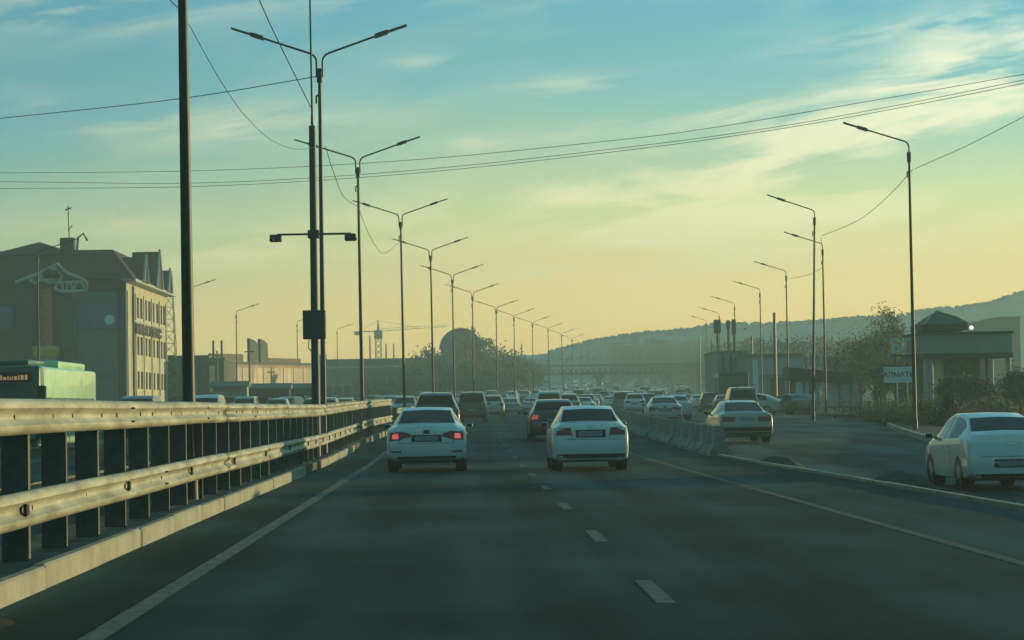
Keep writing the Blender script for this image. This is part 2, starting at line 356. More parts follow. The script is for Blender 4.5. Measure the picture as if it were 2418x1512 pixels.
# rubble and tufts on the divider
def mound(name, x, y, rx, ry, h, m, label, cat, grass=False):
    b = MB(); random.seed(int(x * 10 + y)); t = thing(name, label, cat, (x, y, GZ(y)))
    n = 14; vs = [(0, 0, h)]; fs = []
    for ring, rr in enumerate((.35, .7, 1.0)):
        for k in range(n):
            a = 2 * math.pi * k / n; q = rr * random.uniform(.85, 1.12); vs.append((rx * q * math.cos(a), ry * q * math.sin(a), h * (1 - rr ** 1.5) * random.uniform(.7, 1.2) - (.02 if ring == 2 else 0)))
    for k in range(n):
        fs.append((0, 1 + k, 1 + (k + 1) % n))
        for r in range(2): fs.append((1 + r * n + k, 1 + (r + 1) * n + k, 1 + (r + 1) * n + (k + 1) % n, 1 + r * n + (k + 1) % n))
    b.add(vs, fs); b.build('soil', m, t, smooth=True)
    if grass:
        g = MB()
        for i in range(500):
            a = random.uniform(0, 6.28); q = math.sqrt(random.random()); px, py = rx * q * math.cos(a), ry * q * math.sin(a); hh = random.uniform(.05, .22); wd = .012
            dx, dy = random.uniform(-.06, .06), random.uniform(-.06, .06); z = h * (1 - q ** 1.5) * .7
            g.add([(px - wd, py, z), (px + wd, py, z), (px + dx, py + dy, z + hh)], [(0, 1, 2)])
        g.build('blades', mat('tuft green', (.05, .07, .03), .9, var=.3), t, fix=False)['kind'] = 'stuff'
    return t
mound('soil_mound', 7.6, 57, .5, 4.2, .26, m_verge, 'low mound of earth on the divider just short of the concrete barrier', 'earth mound').location.z -= .1
mound('soil_mound', 8.9, 48, .75, 3.4, .34, m_verge, 'dark heap of earth in front of the white sedan at the right edge', 'earth mound').location.z -= .32
mound('dirt_clump', -3.30, 16.6, .2, .35, .06, mat('dark dirt', (.018, .018, .014), .95, var=.5, scale=9, bump=1), 'small brown clump of dirt at the foot of the kerb, bottom left', 'dirt')

# ---------------------------------------------------------------- guardrail (two tiers, both faces)
GX = -3.83
def wbeam(y0, y1, z, X, side, name, parent, curve=False, step=2.0):
    pr = [(.0, .155), (.035, .15), (.075, .115), (.075, .075), (.02, .03), (.012, 0), (.02, -.03), (.075, -.075), (.075, -.115), (.035, -.15), (0, -.155)]
    n = int(round((y1 - y0) / step)); vs = []; fs = []
    wob = [random.uniform(-.006, .006) for _ in range(n + 1)]
    for i in range(n + 1):
        y = y0 + (y1 - y0) * i / n; o = OFF(y)
        for p in pr: vs.append((X + side * (p[0] + .02) + o + wob[i], y, GZ(y) + z + p[1] + wob[i] * .8))
    k = len(pr)
    for i in range(n):
        for j in range(k - 1): a = i * k + j; fs.append((a, a + 1, a + k + 1, a + k))
    b = MB().add(vs, fs)
    o = b.build(name, m_galv, parent, smooth=True, fix=False, angle=50)
    md = o.modifiers.new('thickness', 'SOLIDIFY'); md.thickness = .006; md.offset = 0
    return o
gr = thing('guardrail', 'tall two tier galvanised steel guardrail along the left of the road', 'guardrail')
for (a, bb_) in ((8, 38), (38, 66), (66, 87)):
    wbeam(a - .12, bb_ + .12, 1.44 - (.004 if a == 38 else 0), GX, 1, 'beam', gr)
    wbeam(a - .12, bb_ + .12, .64 - (.004 if a == 38 else 0), GX + (0 if a != 38 else .004), 1, 'beam', gr)
wbeam(87, 113, 1.44, GX, 1, 'beam', gr); wbeam(89.5, 113, .66, GX, 1, 'beam', gr)
wbeam(8, 113, 1.44, GX - .30, -1, 'beam', gr); wbeam(8, 113, .64, GX - .30, -1, 'beam', gr)
pb = MB()      # C section: web faces the traffic, flanges run along the road
pb.box(-.24, -.004, 0, .008, 0, 1.56); pb.box(-.24, -.232, .008, .09, 0, 1.56); pb.box(-.012, -.004, .008, .09, 0, 1.56)
p0 = pb.build('post', m_post, gr); p0.location = (GX + .01, 9, 0)
for i in range(1, 53):
    y = 9 + 2 * i; c = p0.copy(); C.objects.link(c); c.parent = gr; c.location = (GX + .01 + OFF(y), y, GZ(y)); c.rotation_euler = (random.uniform(-.006, .006), random.uniform(-.004, .004), random.uniform(-.03, .03))
rf = MB(); rf.prism([(-.065, -.055), (.065, -.04), (.065, .04), (-.065, .055)], 'x', 0, .03)
r0 = rf.build('reflector', m_black, gr); r0.location = (GX + .065, 20.5, .64)
for y in [26.8, 33, 39.2, 45.5, 51.8] + [58 + 3.1 * k for k in range(17)]:
    c = r0.copy(); C.objects.link(c); c.parent = gr; c.location = (GX + .065 + OFF(y), y, GZ(y) + .64)
bo = MB()
for k in range(3): bo.tube([(.02, k * .05 - .05, .07), (.045, k * .05 - .05, .07)], .011, 5); bo.tube([(.02, k * .05 - .05, -.08), (.045, k * .05 - .05, -.08)], .011, 5)
b0 = bo.build('bolt', m_black, gr); b0.location = (GX + .075, 19, 1.44)
for y in (27, 35, 43, 51, 59, 67, 75, 83, 91, 99):
    for z in (1.44, .64):
        c = b0.copy(); C.objects.link(c); c.parent = gr; c.location = (GX + .075, y + (3 if z < 1 else 0), GZ(y) + z)
sl_ = MB(); sl_.box(.03, .045, -.012, .012, -.022, .022)
s0 = sl_.build('slot', m_trim, gr); s0.location = (GX, 18, 1.44)
for i in range(1, 44):
    y = 18 + 1.0 * i + (i % 3) * .1
    c = s0.copy(); C.objects.link(c); c.parent = gr; c.location = (GX, y, GZ(y) + 1.44 if i % 3 else GZ(y) + .64)
# farther, lower rail on the bend
g2 = thing('guardrail', 'low guardrail with dark round holes on the bend beyond the tall rail', 'guardrail', (0, 0, 0))
wbeam(117, 205, .98, GX, 1, 'beam', g2, step=4); wbeam(117, 205, .5, GX, 1, 'beam', g2, step=4)
for y in range(118, 205, 4):
    c = p0.copy(); C.objects.link(c); c.parent = g2; c.location = (GX + .01 + OFF(y), y, GZ(y) - .40)

# concrete barrier blocks
jb = MB(); jb.prism([(-.30, 0), (.30, 0), (.30, .10), (.14, .32), (.09, .82), (-.09, .82), (-.14, .32), (-.30, .10)], 'y', 0, 3.1)
j0 = None; k = 0; y = 64.5
while y < 235:
    if j0 is None: j0 = jb.build('concrete_block', m_jersey); o = j0
    else: o = j0.copy(); C.objects.link(o)
    X = 7.05 + max(0, (y - 65) * .012) + OFF(y); o.location = (X + random.uniform(-.05, .05), y, GZ(y)); o.rotation_euler = (0, random.uniform(-.01, .01), heading(y) + random.uniform(-.025, .025))
    if k == 0: lb = 'concrete barrier block at the near end of the row, by the thin kerb'
    else: lb = '%s grey concrete barrier block from the near end of the row' % nth(k)
    tag(o, lb, 'barrier', 'concrete blocks dividing the two roads'); y += 3.75; k += 1

# ---------------------------------------------------------------- street lamps
def make_lamp(label, double=True, H=10.9, K=1.0):
    t = thing('street_lamp', label, 'street lamp')
    MB().tube([(0, 0, 0), (0, 0, .5), (0, 0, .52), (0, 0, 5), (0, 0, H)], [.11 * K, .105 * K, .085 * K, .068 * K, .048 * K], 12).build('pole', m_lamp, t, smooth=True)
    MB().tube([(0, 0, H - .35), (0, 0, H + .05)], [.085, .085], 10).build('collar', m_dark, t, smooth=True)
    for s in ((-1, 1) if double else (-1,)):
        x0 = .085 * s if double else 0
        pts = [(x0, 0, H - .2), (x0, 0, H + .25), (x0 + .03 * s, 0, H + .36), (x0 + .10 * s, 0, H + .44), (x0 + .2 * s, 0, H + .49), (1.75 * s, 0, H + .98)]
        MB().tube(pts, .03, 8).build('arm', m_lamp, t, smooth=True)
        lb = MB(); th = math.atan2(.55, 1.7)
        for (a0, a1, hh) in ((1.62, 2.0, .055), (1.9, 2.55, .022)):
            x_a, x_b = a0 * s, a1 * s; za, zb = H + .49 + (a0 - .2) * .318, H + .49 + (a1 - .2) * .318
            lb.add([(x_a, -.12, za - hh), (x_a, .12, za - hh), (x_b, .12, zb - hh), (x_b, -.12, zb - hh), (x_a, -.12, za + hh), (x_a, .12, za + hh), (x_b, .12, zb + hh), (x_b, -.12, zb + hh)],
                   [(0, 1, 2, 3), (4, 5, 6, 7), (0, 1, 5, 4), (1, 2, 6, 5), (2, 3, 7, 6), (3, 0, 4, 7)])
        lb.build('luminaire', m_lum, t)
    MB().tube([(.02, 0, H - .65), (-.1, -.05, H - .75), (-.1, -.05, H - .95)], .03, 6).build('cable_bracket', m_dark, t)
    return t
LD = [35, 68.6, 96, 127, 158, 190, 222, 262, 295, 333, 370, 410, 455, 510]
LXS = [-4.0, -3.98, -4.0] + [None] * 11
ordn = ['tallest nearest', 'second nearest', 'third nearest', 'fourth nearest', 'fifth nearest', 'sixth nearest', 'seventh nearest', 'eighth nearest', 'ninth nearest', 'tenth nearest', 'eleventh nearest']
lampD = make_lamp('thick dark lamp post, nearest of the median row, its top out of frame'); lampD.location = (LXS[0], 35, 0)
lampD.scale = (1.18, 1.18, 1)
lampD.rotation_euler = (0, R(-.25), 0); lampD['group'] = 'double arm lamps along the median'
for i, d in enumerate(LD[1:], 1):
    X = LXS[i] if LXS[i] is not None else med(d) - .05
    if i == 1: lb = 'large double arm street lamp just behind the camera mast'
    elif i < 11: lb = 'double arm median street lamp, %s counted from the camera' % ordn[i]
    else: lb = 'tiny hazy double arm lamp, %s from the far end of the median row' % nth(len(LD) - 1 - i)
    o = dup(lampD, (X, d, GZ(d) + .1), heading(d) * .5 + random.uniform(-.05, .05), lb, 'double arm lamps along the median'); o.scale = (1, 1, 1); o.rotation_euler = (random.uniform(-.006, .006), random.uniform(-.006, .006), o.rotation_euler.z); o.scale.z = 1.025 if i == 1 else 1
lampS = make_lamp('single arm street lamp on the right, nearest and tallest, beside the white sign', False)
RL = [(2165, 92, 10.6), (1921, 127, 10.5), (1952, 156, 10.4), (1864, 190, 0), (1801, 222, 0), (1740, 258, 0), (1703, 297, 0), (1672, 335, 0)]
lampS.location = (PX(2163, 92), 92, GZ(92)); lampS['group'] = 'single arm lamps along the right side road'
rlab = ['', 'single arm street lamp leaning slightly right, second on the right side', 'single arm street lamp crossing behind the leaning one on the right', 'fourth single arm street lamp on the right side road',
        'fifth single arm street lamp on the right side road', 'single arm street lamp beside the rooftop box signs', 'faint single arm lamp just left of the rooftop box signs', 'faintest single arm lamp at the far end of the right row']
for i, (px, d, h) in enumerate(RL):
    if i == 0: continue
    o = dup(lampS, (PX(px, d), d, GZ(d)), random.uniform(-.05, .05), rlab[i], 'single arm lamps along the right side road')
    if i == 1: o.rotation_euler = (0, R(1.6), 0)
LL = [(97, 152), (445, 205), (562, 259), (705, 305), (799, 352)]
llab = ['single arm lamp in front of the hotel on the far left', 'single arm lamp mostly hidden behind the thick near pole', 'single arm lamp in front of the pink building', 'single arm lamp just left of the dark box on the mast', 'single arm lamp just right of the dark box on the mast']
for (px, d), lb in zip(LL, llab):
    o = dup(lampS, (PX(px, d), d, GZ(d)), math.pi + random.uniform(-.05, .05), lb, 'single arm lamps beyond the opposite road')

# camera mast with box
cmx = -3.98; t = thing('camera_mast', 'dark mast carrying two traffic cameras on a cross arm and a dark square box', 'camera mast', (cmx, 65.0, .1))
MB().tube([(0, 0, 0), (0, 0, 4.5), (0, 0, 9.15)], [.125, .11, .095], 14).build('pole', m_lamp, t, smooth=True)
MB().tube([(0, 0, 9.1), (0, 0, 9.5), (-.02, 0, 14)], [.045, .03, .026], 8).build('rod', m_dark, t, smooth=True)
MB().tube([(-1.0, 0, 6.17), (1.02, 0, 6.17)], .03, 8).build('cross_arm', m_dark, t)
MB().bbox(-.16, .16, -.12, .12, 6.05, 6.28, .02, 1).build('clamp', m_dark, t)
for s in (-1, 1):
    c_ = MB(); c_.bbox(s * 1.02 - .17, s * 1.02 + .14, -.2, .12, 5.97, 6.16, .02, 1).tube([(s * 1.1, -.2, 6.03), (s * 1.14, -.34, 6.0)], .06, 10)
    c_.build('camera', m_dark, t, smooth=True)
MB().bbox(-.31, .31, -.36, -.12, 3.28, 4.07, .02, 1).build('control_box', mat('box blue grey', (.03, .045, .055), .5, var=.1), t)
MB().tube([(-.15, -.2, 3.28), (-.18, -.16, 3.05), (-.1, -.05, 2.95)], .014, 6).build('conduit', m_wire, t)

# ---------------------------------------------------------------- overhead wires
def wire(p, q, sag, label, r=.013, n=18):
    p, q = Vector(p), Vector(q); pts = []
    for i in range(n + 1):
        u = i / n; a = p.lerp(q, u); a.z -= sag * 4 * u * (1 - u); pts.append(a)
    return tag(MB().tube(pts, r, 5).build('overhead_cable', m_wire, smooth=True), label, 'cable', 'overhead cables')
def W(px, py, d): return (PX(px, d, py), d, PZ(px, py, d))
def wire3(pts, label, r=.013):
    """smooth cable through measured points"""
    pts = [Vector(p) for p in pts]; out = []
    for i in range(len(pts) - 1):
        a = pts[max(i - 1, 0)]; b_ = pts[i]; c = pts[i + 1]; d = pts[min(i + 2, len(pts) - 1)]
        for k in range(8):
            u = k / 8; out.append(.5 * ((2 * b_) + (c - a) * u + (2 * a - 5 * b_ + 4 * c - d) * u * u + (3 * b_ - a - 3 * c + d) * u ** 3))
    out.append(pts[-1])
    return tag(MB().tube(out, r, 5).build('overhead_cable', m_wire, smooth=True), label, 'cable', 'overhead cables')
wire3([W(-500, 330, 92), W(0, 280, 80), W(420, 233, 72), W(752, 178, 66)], 'thin cable running from the left edge up to the large double arm lamp')
wire3([W(-400, 412, 128), W(0, 409, 120), W(480, 403, 112), W(960, 378, 104), W(1450, 330, 97), W(1700, 297, 94), W(2060, 235, 90), W(2418, 172, 86), W(2700, 115, 82)], 'topmost of the three long cables crossing the whole sky', .012)
wire3([W(-400, 433, 128), W(0, 430, 120), W(480, 432, 112), W(960, 403, 104), W(1450, 350, 97), W(1800, 303, 94), W(2100, 250, 90), W(2418, 186, 86), W(2700, 125, 82)], 'middle one of the three long cables crossing the whole sky', .012)
wire3([W(-400, 450, 128), W(0, 446, 120), W(480, 440, 112), W(960, 410, 104), W(1450, 357, 97), W(1800, 309, 94), W(2100, 257, 90), W(2418, 194, 86), W(2700, 135, 82)], 'lowest of the three long cables crossing the whole sky', .012)
wire3([(-3.98, 35.2, 10.2), W(612, 0, 45.5), W(668, 120, 53), W(738, 262, 63)], 'straight cable slanting down from the top edge to the top of the camera mast', .012)
wire3([W(375, -25, 32), W(420, 18, 34.5)], 'short cable at the top left joining the near lamp post', .008)
wire3([W(444, 55, 35), W(520, 190, 40), W(580, 275, 46), W(640, 330, 53), W(700, 352, 60), W(752, 345, 66)], 'sagging cable between the near lamp post and the large double arm lamp', .006)
wire3([W(768, 345, 66), W(790, 415, 74), W(812, 465, 84), W(843, 487, 96)], 'short sagging cable between the second and third median lamps', .011)
wire3([W(850, 500, 96), W(872, 555, 106), W(905, 598, 117), W(944, 570, 127)], 'short sagging cable between the third and fourth median lamps', .012)
wire3([W(2700, 130, 66), W(2418, 277, 78), W(2290, 342, 86), W(2168, 396, 92)], 'cable coming in from the right edge to the tall right lamp', .012)
wire3([W(2163, 398, 92), W(2100, 465, 100), W(2030, 520, 112), W(1945, 556, 126)], 'sagging cable between the tall right lamp and the leaning lamp', .013)
wire3([W(1943, 560, 126), W(1946, 590, 140), W(1948, 628, 156)], 'short cable between the two crossing lamps on the right', .013)
wire3([W(1948, 630, 156), W(1915, 648, 170), W(1868, 658, 190)], 'faint cable from the crossing lamps to the fourth right lamp', .014)

# ---------------------------------------------------------------- vehicles
def interp(T, y):
    if y <= T[0][0]: return T[0][1]
    for (a, va), (b_, vb) in zip(T, T[1:]):
        if y <= b_: return va + (vb - va) * (y - a) / (b_ - a)
    return T[-1][1]
def smoothed(T, y, r=.10):
    s = 0; w_ = 0
    for k in range(-3, 4):
        q = math.exp(-(k / 1.8) ** 2); s += q * interp(T, y + k * r / 3); w_ += q
    return s / w_
def car_body(S):
    Lc, Wd = S['L'], S['W'] / 2; top = S['top']; tw = S['tw']; belt = S['belt']; rg = S['rg']; ws = S['ws']; sg = S['sg']; lean = S.get('lean', .10)
    ys = sorted(set([0, .02, .06, .12, .2] + [round(.3 + .12 * i, 3) for i in range(int((Lc - .5) / .12))] + [rg[0], rg[1], ws[0], ws[1], sg[0], sg[1]] + list(S.get('pill', [])) + [p + .09 for p in S.get('pill', [])] + [Lc - .14, Lc - .06, Lc - .02, Lc]))
    ys = [y for i, y in enumerate(ys) if i == 0 or y - ys[i - 1] > .012 or y in (rg + ws)]
    rings = []
    for y in ys:
        tp = smoothed(top, y, .06); wdt = Wd * interp([(0, .90), (.02, .945), (.06, .968), (.16, .985), (.5, 1), (Lc - .9, 1), (Lc - .3, .95), (Lc - .1, .86), (Lc, .66)], y)
        bt = min(smoothed(belt, y), tp - .035); t_ = Wd * smoothed(tw, y, .15); t_ = min(t_, wdt * .97)
        bz = interp([(0, S['bz'] + .09), (.04, S['bz'] + .03), (.15, S['bz']), (.6, .2), (Lc - .6, .2), (Lc - .1, .22), (Lc, .30)], y)
        gb = wdt + (t_ - wdt) * .10; gap = tp - bt
        P = [(0, bz), (wdt * .8, bz), (wdt * .97, bz + .05), (wdt, bz + .22), (wdt * 1.0, bt - .14), (wdt * .985, bt - .04), (min(gb, wdt * .97), bt + min(.01, gap * .2)),
             (t_ * 1.02 if gap > .15 else min(t_ * 1.03, wdt * .96), tp - min(.07, gap * .42)), (t_, tp - min(.03, gap * .25)), (t_ * .93, tp - .008 * (gap > .1)), (t_ * .45, tp + .004), (0, tp + .012)]
        def ly(z): return lean * max(0, min(1, (z - .55) / max(.3, S['decky'] - .55))) ** 1.2 * max(0, 1 - y / .7) + (.035 * max(0, 1 - y / .3) if z < .42 else 0)
        rings.append([(x, y + ly(z), z) for x, z in P] + [(-x, y + ly(z), z) for x, z in P[-2:0:-1]])
    n = len(rings[0]); V_ = [v for r in rings for v in r]; body = []; rear = []; wind = []; side = []
    for i in range(len(ys) - 1):
        yc = (ys[i] + ys[i + 1]) / 2
        for k in range(n):
            q = (i * n + k, i * n + (k + 1) % n, (i + 1) * n + (k + 1) % n, (i + 1) * n + k); kk = k if k < 11 else n - 1 - k
            if kk in (9, 10) and rg[0] < yc < rg[1]: rear.append(q)
            elif kk in (9, 10) and ws[0] < yc < ws[1]: wind.append(q)
            elif kk == 6 and sg[0] < yc < sg[1] and not any(p < yc < p + .09 for p in S.get('pill', [])) and rings[i][7][2] - rings[i][6][2] > .05: side.append(q)
            else: body.append(q)
    for base in (0, (len(ys) - 1) * n):
        body.append((base, base + 1, base + n - 1))
        for k in range(1, 10): body.append((base + k, base + k + 1, base + n - k - 1, base + n - k))
        body.append((base + 10, base + 11, base + 12))
    return V_, body, rear, wind, side
def patch(bvh, q, m_, name, parent, nu=5, nv=3, off=.006, th=.02, ax='y', smooth=True):
    """a piece lying on the body: corners q in the (x,z) plane (ax y, from behind) or (y,z) plane (ax x)"""
    vs = []; ok = True
    for side in (0, 1):
        for j in range(nv + 1):
            for i in range(nu + 1):
                u, v = i / nu, j / nv
                a = [(q[0][c] * (1 - u) + q[1][c] * u) * (1 - v) + (q[3][c] * (1 - u) + q[2][c] * u) * v for c in (0, 1)]
                if ax == 'y': hit = bvh.ray_cast(Vector((a[0], -3, a[1])), Vector((0, 1, 0))); dr = Vector((0, -1, 0))
                elif ax == 'f': hit = bvh.ray_cast(Vector((a[0], 9, a[1])), Vector((0, -1, 0))); dr = Vector((0, 1, 0))
                else: s = 1 if ax == 'x' else -1; hit = bvh.ray_cast(Vector((s * 3, a[0], a[1])), Vector((-s, 0, 0))); dr = Vector((s, 0, 0))
                if hit[0] is None:
                    j_ = Vector((.0021, 0, .0017)) if ax in ('y', 'f') else Vector((0, .0021, .0017))
                    o_ = Vector((a[0], -3 if ax == 'y' else 9, a[1])) if ax in ('y', 'f') else Vector((s * 3, a[0], a[1])); hit = bvh.ray_cast(o_ + j_, -dr)
                if hit[0] is None: return None
                vs.append(hit[0] + dr * (off if side == 0 else off - th))
    n = (nu + 1) * (nv + 1); fs = []
    for j in range(nv):
        for i in range(nu): a = j * (nu + 1) + i; fs += [(a, a + 1, a + nu + 2, a + nu + 1), (a + n, a + nu + 1 + n, a + nu + 2 + n, a + 1 + n)]
    rim = list(range(nu + 1)) + [j * (nu + 1) + nu for j in range(1, nv + 1)] + [nv * (nu + 1) + i for i in range(nu - 1, -1, -1)] + [j * (nu + 1) for j in range(nv - 1, 0, -1)]
    for a, b_ in zip(rim, rim[1:] + rim[:1]): fs.append((a, b_, b_ + n, a + n))
    return MB().add(vs, fs).build(name, m_, parent, smooth=smooth, angle=50)
WH = {}
def wheels(parent, W_, ya, yb, r, wd=.21):
    for y in (ya, yb):
        for s in (-1, 1):
            key = (r, wd, s)
            if key not in WH:
                b = MB(); n = 22
                pr = [(0, r * .62), (0, r * .95), (.03, r), (wd - .03, r), (wd, r * .95), (wd, r * .62)]; vs = []; fs = []
                for k in range(n):
                    a = 2 * math.pi * k / n
                    for (x, q) in pr: vs.append((s * (x - wd), math.cos(a) * q, math.sin(a) * q))
                for k in range(n):
                    for j in range(5): c0 = k * 6 + j; c1 = ((k + 1) % n) * 6 + j; fs.append((c0, c0 + 1, c1 + 1, c1))
                fs.append(tuple(k * 6 for k in range(n)))
                b.add(vs, fs); ty = b.build('wheel', m_black, None, smooth=True)
                rb = MB(); x = -s * .015
                for k in range(10):
                    a = 2 * math.pi * k / 10; da = .17 if k % 2 == 0 else .17
                    rb.add([(x, math.cos(a - .1) * r * .12, math.sin(a - .1) * r * .12), (x, math.cos(a + .1) * r * .12, math.sin(a + .1) * r * .12), (x, math.cos(a + .14) * r * .6, math.sin(a + .14) * r * .6), (x, math.cos(a - .14) * r * .6, math.sin(a - .14) * r * .6)], [(0, 1, 2, 3)])
                ring = []
                for k in range(20):
                    a = 2 * math.pi * k / 20; ring += [(x, math.cos(a) * r * .56, math.sin(a) * r * .56), (x, math.cos(a) * r * .635, math.sin(a) * r * .635)]
                rb.add(ring, [(2 * k, 2 * k + 1, (2 * k + 3) % 40, (2 * k + 2) % 40) for k in range(20)])
                rm = rb.build('rim', m_rim, ty, fix=False); WH[key] = (ty, rm); ty.parent = parent; t_, r_ = ty, rm
            else:
                t_ = WH[key][0].copy(); C.objects.link(t_); t_.parent = parent; r_ = WH[key][1].copy(); C.objects.link(r_); r_.parent = t_
            t_.location = (s * (W_ / 2 - .012), y, r)
def make_car(S, color, label, name='car', cat='car', lit=0):
    t = thing(name, label, cat); V_, body, rear, wind, side = car_body(S); pm = paint(color)
    def part(faces, nm, m_, smooth=True, ang=38):
        used = sorted({i for f in faces for i in f}); mp = {o: k for k, o in enumerate(used)}
        b = MB().add([V_[i] for i in used], [tuple(mp[i] for i in f) for f in faces]); return b.build(nm, m_, t, smooth=smooth, fix=False, angle=ang)
    bd = part(body, 'body', pm)
    me = bd.data; bm = bmesh.new(); bm.from_mesh(me); bmesh.ops.recalc_face_normals(bm, faces=bm.faces); bm.to_mesh(me); bm.free()
    part(rear, 'rear_window', m_glass); part(wind, 'windscreen', m_glass)
    for sg_ in (0, 1):
        sf = [f for f in side if (V_[f[0]][0] > 0) == bool(sg_)]
        cuts = [0] + [p + .045 for p in S.get('pill', [])] + [99]
        for a_, b_ in zip(cuts, cuts[1:]):
            ff = [f for f in sf if a_ < sum(V_[i][1] for i in f) / len(f) < b_]
            if ff: part(ff, 'side_window', m_glass)
    bvh = BVHTree.FromPolygons([Vector(v) for v in V_], [tuple(f) for f in body + rear + wind + side])
    Wd = S['W'] / 2
    for (nm, q, m_, mirror) in S['rear']:
        mm = {'red': (m_redlit if lit == 1 else (m_redmid if lit == 2 else m_red)), 'darkred': m_red, 'clear': m_clear, 'trim': m_trim, 'plate': m_plate, 'paint': pm, 'chrome': m_chrome, 'glass': m_glass}[m_]
        thk = {'bumper_insert': .03, 'number_plate': .03}.get(nm, .02); off = {'number_plate': .014, 'tail_lamp': .010, 'brake_lamp': .014, 'badge': .012, 'shut_line': .002, 'plate_recess': .004}.get(nm, .008)
        for s in ((1, -1) if mirror else (1,)):
            patch(bvh, [(s * a, b_) for a, b_ in q], mm, nm, t, off=off, th=thk, nu=4 if m_ != 'trim' else 8, nv=2)
    # side details
    for ax in ('x', '-x'):
        for (y, r) in ((S['wy'][0], S['wr'] + .045), (S['wy'][1], S['wr'] + .045)):
            b = MB(); ring = []; s = 1 if ax == 'x' else -1
            for k in range(19):
                a = math.pi * (-.12 + 1.24 * k / 18)
                for q in (S['wr'] * .6, r): ring.append((s * (Wd + .0035), y + math.cos(a) * q, max(.21, S['wr'] + math.sin(a) * q)))
            b.add(ring, [(2 * k, 2 * k + 1, 2 * k + 3, 2 * k + 2) for k in range(18)]).build('wheel_arch', m_trim, t, fix=False)
        for yy in S.get('door', []):
            patch(bvh, [(yy, .36), (yy + .012, .36), (yy + .012, .88), (yy, .88)], m_trim, 'shut_line', t, nu=1, nv=4, off=.002, th=.01, ax=ax)
        for yy in S.get('handle', []):
            patch(bvh, [(yy, .84), (yy + .17, .84), (yy + .17, .87), (yy, .87)], pm, 'door_handle', t, nu=1, nv=1, off=.03, th=.04, ax=ax)
    for s in (-1, 1):
        my = S['ws'][1] - .28; mz = interp(S['belt'], my) + .10
        mb_ = MB().bbox(min(s * (Wd - .02), s * (Wd + .15)), max(s * (Wd - .02), s * (Wd + .15)), my, my + .10, mz - .06, mz + .05, .035, 2)
        mb_.box(min(s * Wd * .86, s * (Wd + .02)), max(s * Wd * .86, s * (Wd + .02)), my + .02, my + .07, mz - .06, mz - .01)
        mo = mb_.build('mirror', pm, t, smooth=True)
        MB().bbox(min(s * (Wd + .0), s * (Wd + .14)), max(s * (Wd + .0), s * (Wd + .14)), my - .010, my + .02, mz - .052, mz + .042, .005, 1).build('mirror_glass', m_trim, mo)
    # front
    for s in (-1, 1):
        patch(bvh, [(s * Wd * .62, .60), (s * Wd * .93, .64), (s * Wd * .9, .76), (s * Wd * .60, .72)], m_headoff, 'headlight', t, nu=3, nv=2, ax='f')
    patch(bvh, [(-.35, .52), (.35, .52), (.38, .66), (-.38, .66)], m_trim, 'grille', t, nu=4, nv=2, ax='f')
    patch(bvh, [(-.55, .30), (.55, .30), (.55, .42), (-.55, .42)], m_trim, 'bumper_insert', t, nu=4, nv=1, ax='f')
    MB().box(-Wd * .78, Wd * .78, .25, S['L'] - .4, .205, S['bz'] + .12).build('underbody', m_trim, t)
    if S.get('exhaust'): MB().tube([(S['exhaust'], .02, .24), (S['exhaust'], .3, .25)], .03, 8).build('exhaust', m_chrome, t, smooth=True)
    wheels(t, S['W'], S['wy'][0], S['wy'][1], S['wr'], .245)
    if S.get('rails'):
        for s in (-1, 1): MB().tube([(s * Wd * .66, .8, S['H'] + .0), (s * Wd * .66, 1.0, S['H'] + .06), (s * Wd * .66, 2.5, S['H'] + .06), (s * Wd * .66, 2.7, S['H'] + .0)], .018, 6).build('roof_rail', m_chrome, t, smooth=True)
    return t

SEDA = dict(L=4.82, W=1.82, H=1.46, bz=.26, decky=1.07, top=[(0, .90), (.03, 1.0), (.09, 1.075), (.5, 1.09), (.62, 1.10), (1.38, 1.41), (1.9, 1.465), (2.5, 1.465), (2.95, 1.40), (3.75, 1.03), (4.4, .90), (4.7, .78), (4.82, .60)],
    tw=[(0, .74), (.4, .78), (.6, .78), (1.38, .635), (2.9, .64), (3.75, .78), (4.8, .70)], belt=[(0, .92), (.6, .99), (3.6, .93), (4.8, .70)], rg=[.64, 1.36], ws=[2.98, 3.70], sg=[1.0, 3.45], pill=[2.2], wy=(1.0, 3.78), wr=.33,
    door=[1.75, 2.28, 3.3], handle=[1.9, 2.45],
    rear=[('tail_lamp', [(.56, .74), (.835, .72), (.83, .91), (.52, .93)], 'darkred', True), ('brake_lamp', [(.63, .765), (.78, .76), (.77, .87), (.64, .885)], 'red', True), ('tail_lamp', [(.36, .80), (.555, .765), (.515, .925), (.36, .87)], 'darkred', True),
          ('plate_recess', [(-.34, .69), (.34, .69), (.34, .855), (-.34, .855)], 'trim', False), ('number_plate', [(-.26, .715), (.26, .715), (.26, .825), (-.26, .825)], 'plate', False),
          ('badge', [(-.07, .875), (.07, .875), (.06, .96), (-.06, .96)], 'trim', False), ('chrome_strip', [(-.36, .852), (.36, .852), (.36, .872), (-.36, .872)], 'chrome', False),
          ('shut_line', [(-.62, .655), (.62, .655), (.62, .664), (-.62, .664)], 'trim', False), ('shut_line', [(.612, .664), (.624, .664), (.606, 1.02), (.594, 1.02)], 'trim', True), ('reflector', [(.58, .45), (.80, .46), (.80, .495), (.58, .485)], 'darkred', True),
          ('bumper_insert', [(-.62, .265), (.62, .265), (.68, .37), (-.68, .37)], 'trim', False)], exhaust=.55)
